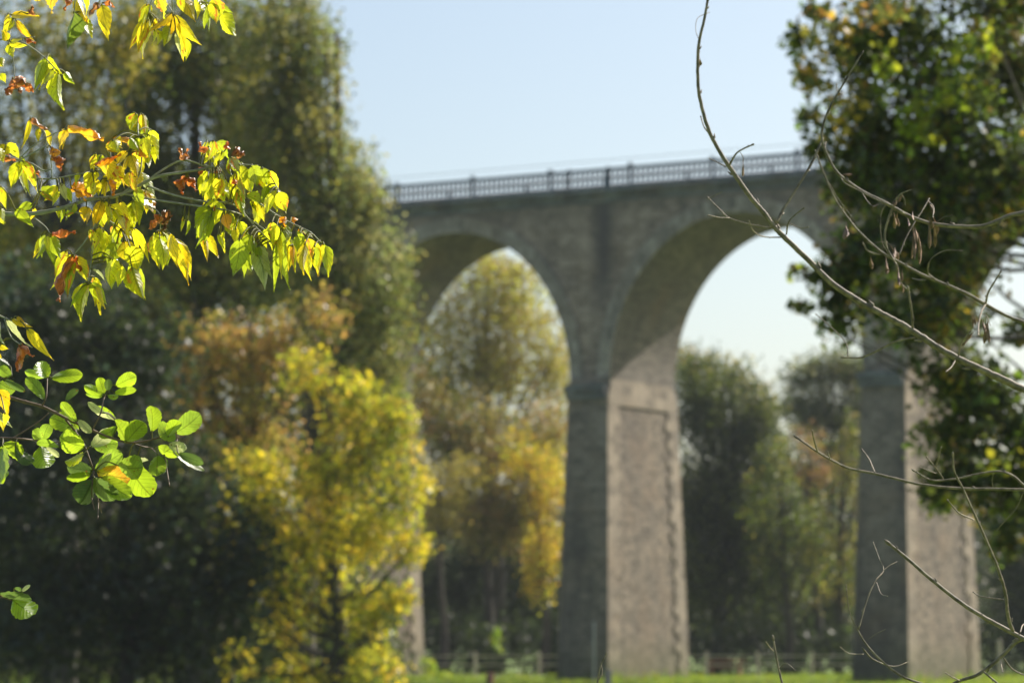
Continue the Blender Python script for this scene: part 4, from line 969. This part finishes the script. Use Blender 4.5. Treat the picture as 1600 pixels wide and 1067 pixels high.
# ------------------------------------------------------------------ bare twigs on the right
R7 = lambda s: [(1060 + p[0] * K1, p[1] * K1) for p in s]
R8 = lambda s: [(1060 + p[0] * K1, 340 + p[1] * K1) for p in s]
KA = 540 / 1416.
RA = lambda s: [(1060 + p[0] * KA, 660 + p[1] * KA) for p in s]
KC = 320 / 1138.
RC = lambda s: [(1280 + p[0] * KC, 260 + p[1] * KC) for p in s]
def bare(name, label, D, stems, seeds=(), group='bare twigs on the right', end=None):
    rng = np.random.default_rng(sum(map(ord, label)))
    root = None; mp = D / F
    for si, (pts, w0, w1) in enumerate(stems):
        de = rng.uniform(-.12, .12) if si else 0
        w3 = [at(p[0], p[1], D + de * i / max(1, len(pts) - 1)) for i, p in enumerate(pts)]
        if root is None: org = w3[0]; root = empty(name, org); tag(root, label, 'twig', group)
        sp = spline(w3, 7)
        n = len(sp)
        rad = []
        for i in range(n):
            t = i / (n - 1)
            r = (w0 + (w1 - w0) * t) * mp / 2
            r *= 1 + .02 * rng.normal()
            rad.append(max(r, .0006))
            if 0 < i < n - 1: sp[i] = sp[i] + rng.normal(size=3) * r * .05
        mb = MB(); mb.tube([p - org for p in sp], rad, 9)
        # buds and leaf scars at the nodes
        for i in range(4, n - 1, 14):
            d = sp[i + 1] - sp[i]; d /= np.linalg.norm(d)
            q = np.cross(d, FWD); q /= np.linalg.norm(q); q = q * rng.choice([-1, 1]) + FWD * rng.uniform(-.6, .6)
            rr = rad[i]
            b0 = sp[i] - org
            mb.tube([b0, b0 + q * rr * 1.2 + d * rr * .6, b0 + q * rr * 1.9 + d * rr * 2.4], [rr * .7, rr * .55, rr * .2], 6)
        e = sp[-1] - org; d = sp[-1] - sp[-2]; d /= np.linalg.norm(d); rr = rad[-1]
        mb.tube([e - d * rr, e + d * rr * 2, e + d * rr * 4.5, e + d * rr * 6], [rr, rr * 1.5, rr * 1.1, rr * .2], 6)
        mb.build('stem' if si == 0 else 'twig', M_TWIG, root, smooth=True)
    for (x0, y0, x1, y1, w) in seeds:
        a = at(x0, y0, D + rng.uniform(-.03, .03)) - org; b = at(x1, y1, D + rng.uniform(-.04, .04)) - org
        s = np.cross(b - a, FWD); s /= np.linalg.norm(s); s = s * math.cos(.5) + FWD * rng.uniform(-.7, .7)
        Vv = []; Fs = []
        ts = np.linspace(0, 1, 9); ww = np.interp(ts, [0, .2, .4, .7, .9, 1], [.12, .14, .55, 1, .7, .1]) * w * mp / 2
        bend = rng.uniform(-.06, .06)
        for t, q in zip(ts, ww):
            c = a + (b - a) * t + s * np.linalg.norm(b - a) * bend * math.sin(3.1 * t)
            for u, nz_ in ((-1, 0), (0, .35), (1, 0), (0, -.35)): Vv.append(c + s * u * q - FWD * nz_ * q + rng.normal(size=3) * q * .08)
        for i in range(8):
            for k in range(4): Fs.append((4 * i + k, 4 * i + (k + 1) % 4, 4 * i + 4 + (k + 1) % 4, 4 * i + 4 + k))
        mesh_np('seed_pod', Vv, Fs, M_SEED, root, smooth=True)
    return root

B1 = list(reversed(R7([(135, 5), (120, 90), (97, 190), (90, 280), (92, 400), (105, 480), (140, 600), (190, 700), (235, 770), (290, 850), (340, 920), (400, 990)]) + R8([(440, 40), (500, 100), (600, 195), (720, 310), (850, 395), (960, 455), (1085, 525), (1200, 600), (1300, 655), (1450, 725), (1600, 795), (1700, 840)])))
bare('bare_branch', 'longest bare branch crossing the right arch and rising above the railing into the sky', 6.3, [
    (B1, 12, 4), (R7([(235, 768), (265, 715), (300, 690), (340, 672)]), 3, 2.5), (R7([(220, 772), (185, 755), (145, 735)]), 2.2, 1.6), (R7([(155, 635), (120, 590), (105, 545)]), 2.5, 1.8),
    (R7([(435, 1058), (330, 1040), (235, 1010), (180, 960), (140, 920)]), 3, 2.4), (R7([(235, 1010), (190, 1008), (145, 998)]), 2, 1.6), (R7([(140, 925), (160, 910), (200, 890)]), 1.2, .8),
    (R7([(455, 1030), (490, 960), (560, 850), (620, 750), (660, 660)]), 5, 3.2), (R7([(500, 1085), (510, 1030), (540, 995), (575, 968)]), 2.6, 1.8), (R7([(515, 1035), (560, 1055), (597, 1052)]), 2, 1.8),
    (R8([(480, 92), (390, 88), (345, 60), (328, 20)]), 2.2, 1.6), (R8([(1085, 520), (1080, 440), (1065, 340)]), 4, 3.2), (R8([(1095, 555), (1000, 575), (900, 625), (840, 648), (768, 648)]), 3.6, 2.4),
    (R8([(785, 642), (775, 580), (710, 510), (640, 450)]), 2, 1.2), (R8([(1296, 645), (1310, 580), (1350, 530)]), 2.6, 2), (R8([(1285, 655), (1265, 690), (1240, 712)]), 2, 1.4),
    (R7([(97, 190), (80, 140), (90, 85), (140, 60)]), 1, .8), (R7([(285, 705), (300, 730), (298, 770)]), 1, .8)],
    [(*R7([(298, 740)])[0], *R7([(298, 820)])[0], 5), (*R7([(100, 235)])[0], *R7([(97, 315)])[0], 5), (*R7([(100, 270)])[0], *R7([(105, 305)])[0], 5)], end=None)
bare('bare_branch', 'pale sunlit twig arching up in front of the large tree at right', 6.1, [
    (list(reversed(R7([(845, 255), (800, 330), (740, 430), (705, 490), (670, 580), (665, 650), (690, 720), (740, 805), (850, 885), (960, 940), (1080, 1005), (1200, 1040), (1380, 1050), (1460, 1030), (1530, 1000), (1600, 985), (1700, 960)]))), 7.5, 2.6),
    (R7([(760, 440), (735, 420), (733, 395)]), 1.6, 1.2), (R7([(690, 720), (680, 690), (683, 660)]), 1.6, 1), (RC([(410, 215), (430, 180), (460, 150), (505, 132)]), 2.6, 1.8),
    (RC([(455, 150), (475, 185), (478, 215)]), 1.4, 1), (RC([(410, 225), (385, 290), (365, 370), (375, 450), (420, 535)]), 4, 3.2), (RC([(375, 205), (345, 260), (340, 350), (352, 430), (380, 480)]), 2.2, 1.6),
    (RC([(440, 240), (490, 280), (540, 300)]), 1.8, 1.4), (RC([(445, 490), (480, 400), (525, 320), (570, 250), (605, 190)]), 2.6, 2), (RC([(605, 190), (635, 230), (632, 280)]), 2.2, 1.5), (RC([(120, 60), (145, 95), (230, 140), (330, 190), (400, 215)]), 2, 1.5),
    (RC([(240, 150), (265, 190), (285, 212)]), 1.6, 1.2), (RC([(650, 310), (690, 285), (735, 272)]), .9, .6)],
    [(*RC([a])[0], *RC([b])[0], w) for a, b, w in [((415, 255), (422, 350), 9), ((435, 270), (442, 335), 7), ((525, 330), (530, 520), 7), ((545, 350), (556, 545), 9), ((520, 340), (513, 515), 6), ((535, 340), (545, 420), 8), ((610, 280), (612, 460), 7), ((630, 270), (655, 378), 9), ((628, 300), (642, 450), 7), ((620, 290), (622, 350), 10),
     ((605, 190), (640, 262), 6), ((640, 200), (632, 270), 5), ((110, 45), (187, 45), 5), ((285, 212), (332, 210), 5), ((492, 290), (498, 332), 5), ((430, 160), (415, 225), 8), ((465, 150), (440, 200), 6), ((440, 250), (425, 300), 6), ((520, 250), (525, 300), 5)]])
bare('bare_branch', 'thin curving twig below the pale one with clustered dry seed pods', 6.5, [
    (list(reversed(R7([(640, 715), (680, 820), (730, 930), (800, 1030)]) + R8([(850, 80), (940, 160), (1020, 205), (1110, 255), (1200, 295), (1320, 345), (1420, 400), (1520, 455), (1600, 485), (1700, 520)]))), 6, 2.6),
    (RC([(340, 490), (290, 480), (262, 462), (248, 437)]), 3, 1.8), (RC([(650, 630), (610, 600), (605, 560), (625, 510), (700, 468), (785, 468)]), 2.4, 1.4), (RC([(590, 632), (550, 630), (520, 623)]), 1.8, 1.2),
    (RC([(925, 760), (940, 700), (975, 640), (1005, 590)]), 3.6, 2), (RC([(925, 765), (900, 810), (885, 880), (884, 930)]), 3.4, 2.4), (RC([(430, 540), (440, 600), (455, 650), (492, 690)]), 3.4, 2.6), (RC([(900, 820), (930, 830), (950, 880)]), 1.5, 1),
    (R7([(700, 850), (740, 920), (810, 1015)]), 1, .8), (RC([(300, 430), (350, 420), (400, 440)]), 1.4, 1)],
    [(*RC([a])[0], *RC([b])[0], w) for a, b, w in [((150, 308), (138, 408), 9), ((145, 330), (155, 390), 6), ((285, 490), (296, 572), 8), ((370, 500), (376, 602), 7), ((372, 540), (385, 590), 8), ((440, 560), (446, 665), 6), ((462, 560), (460, 640), 5), ((455, 650), (465, 705), 5),
     ((395, 440), (440, 522), 10), ((420, 450), (415, 510), 8), ((845, 820), (855, 895), 4), ((862, 830), (868, 880), 4), ((925, 830), (915, 985), 8), ((942, 840), (946, 982), 7), ((905, 850), (925, 920), 6), ((862, 915), (818, 965), 8), ((850, 940), (790, 1000), 5), ((935, 850), (930, 940), 5)]])
bare('bare_branch', 'nearly level bare twig in front of the far right pier', 6.0, [
    (list(reversed(RA([(490, 65), (570, 120), (630, 155), (700, 188), (800, 208), (900, 232), (1000, 255), (1150, 270), (1300, 272), (1416, 275), (1500, 278)]))), 5, 3),
    (RA([(570, 120), (558, 80), (548, 35)]), 2.8, 2), (RA([(622, 152), (612, 120)]), 1.8, 1.6), (RA([(805, 207), (780, 150), (755, 115)]), 3, 2.4),
    (RA([(1480, 300), (1416, 258), (1370, 218), (1310, 200), (1220, 212), (1140, 230), (1040, 236), (970, 200)]), 4.4, 2.4), (RA([(1085, 230), (1050, 180), (1020, 145)]), 2.6, 2), (RA([(1055, 185), (1075, 105)]), 2.4, 2), (RA([(1055, 208), (995, 185)]), 1.6, 1.2),
    (RA([(1416, 280), (1385, 350), (1340, 400), (1305, 440)]), 1.6, 1), (RA([(1290, 270), (1285, 240), (1290, 210)]), .9, .6)])
bare('bare_branch', 'thick broken bare branch with an upright shoot in the lower right corner', 5.7, [
    (RA([(1500, 925), (1416, 885), (1340, 845), (1230, 785), (1120, 710), (1010, 620), (930, 550), (868, 500)]), 8, 4.5),
    (RA([(1370, 855), (1350, 790), (1340, 700), (1310, 600), (1260, 480), (1210, 370), (1160, 260), (1130, 200), (1125, 135)]), 6, 2.4), (RA([(1210, 398), (1150, 370), (1105, 320)]), 2.6, 1.8),
    (RA([(1332, 725), (1240, 712), (1210, 695)]), 2.4, 2), (RA([(1410, 885), (1380, 900), (1320, 960), (1230, 1030), (1150, 1058), (1090, 1090)]), 7, 4.5), (RA([(1330, 960), (1370, 1010), (1430, 1040)]), 2.6, 2),
    (RA([(1250, 1020), (1310, 1070), (1340, 1100)]), 3, 3), (RA([(1150, 1055), (1120, 1040), (1095, 1025)]), 2, 1.5), (RA([(1400, 860), (1410, 830), (1430, 820)]), 2.4, 2), (RA([(1318, 970), (1328, 1018)]), 1.8, 1.5)])
bare('bare_branch', 'slim forked twig curving up from the bottom edge before the far right pier', 5.6, [
    (RA([(1060, 1090), (990, 1067), (920, 1040), (850, 990), (780, 920), (735, 850), (700, 770), (688, 675)]), 4.4, 1.6), (RA([(737, 845), (770, 730), (805, 650), (840, 605), (820, 550), (800, 495)]), 3.6, 1), (RA([(842, 604), (865, 585), (890, 572)]), 1.4, .7),
    (RA([(812, 655), (830, 700), (855, 710)]), 1.4, 1), (RA([(752, 920), (800, 970), (880, 998), (935, 982)]), 2.6, 1.2), (RA([(758, 948), (700, 945), (665, 920)]), 1.6, 1), (RA([(775, 890), (810, 865), (840, 850)]), .9, .6)])
bare('bare_branch', 'small upright twig tip at the bottom edge between the right piers', 5.6, [
    (RA([(440, 1120), (425, 1067), (405, 980), (390, 892)]), 4, 3), (RA([(390, 935), (375, 920), (360, 900)]), 2, 1.6), (RA([(410, 1010), (440, 985), (478, 1012)]), 1, .6)])
bare('bare_branch', 'very small curled twig tip at the bottom edge beside the nearest pier', 5.5, [
    ([(932, 1090), (934, 1062), (938, 1040), (946, 1023)], 3, 2), ([(936, 1060), (941, 1050), (939, 1038)], 2, 1.5)])

# ------------------------------------------------------------------ air
mh, n, l = newmat('haze')
pv = n.new('ShaderNodeVolumePrincipled'); pv.inputs['Density'].default_value = .00016; pv.inputs['Color'].default_value = (.80, .88, .96, 1)
pv.inputs['Anisotropy'].default_value = .35
o = n.new('ShaderNodeOutputMaterial'); l.new(pv.outputs[0], o.inputs['Volume'])
hz = MB(); hz.box(-1010, 1010, -110, 1510, -1, 27)
tag(hz.build('haze', mh), kind='stuff')
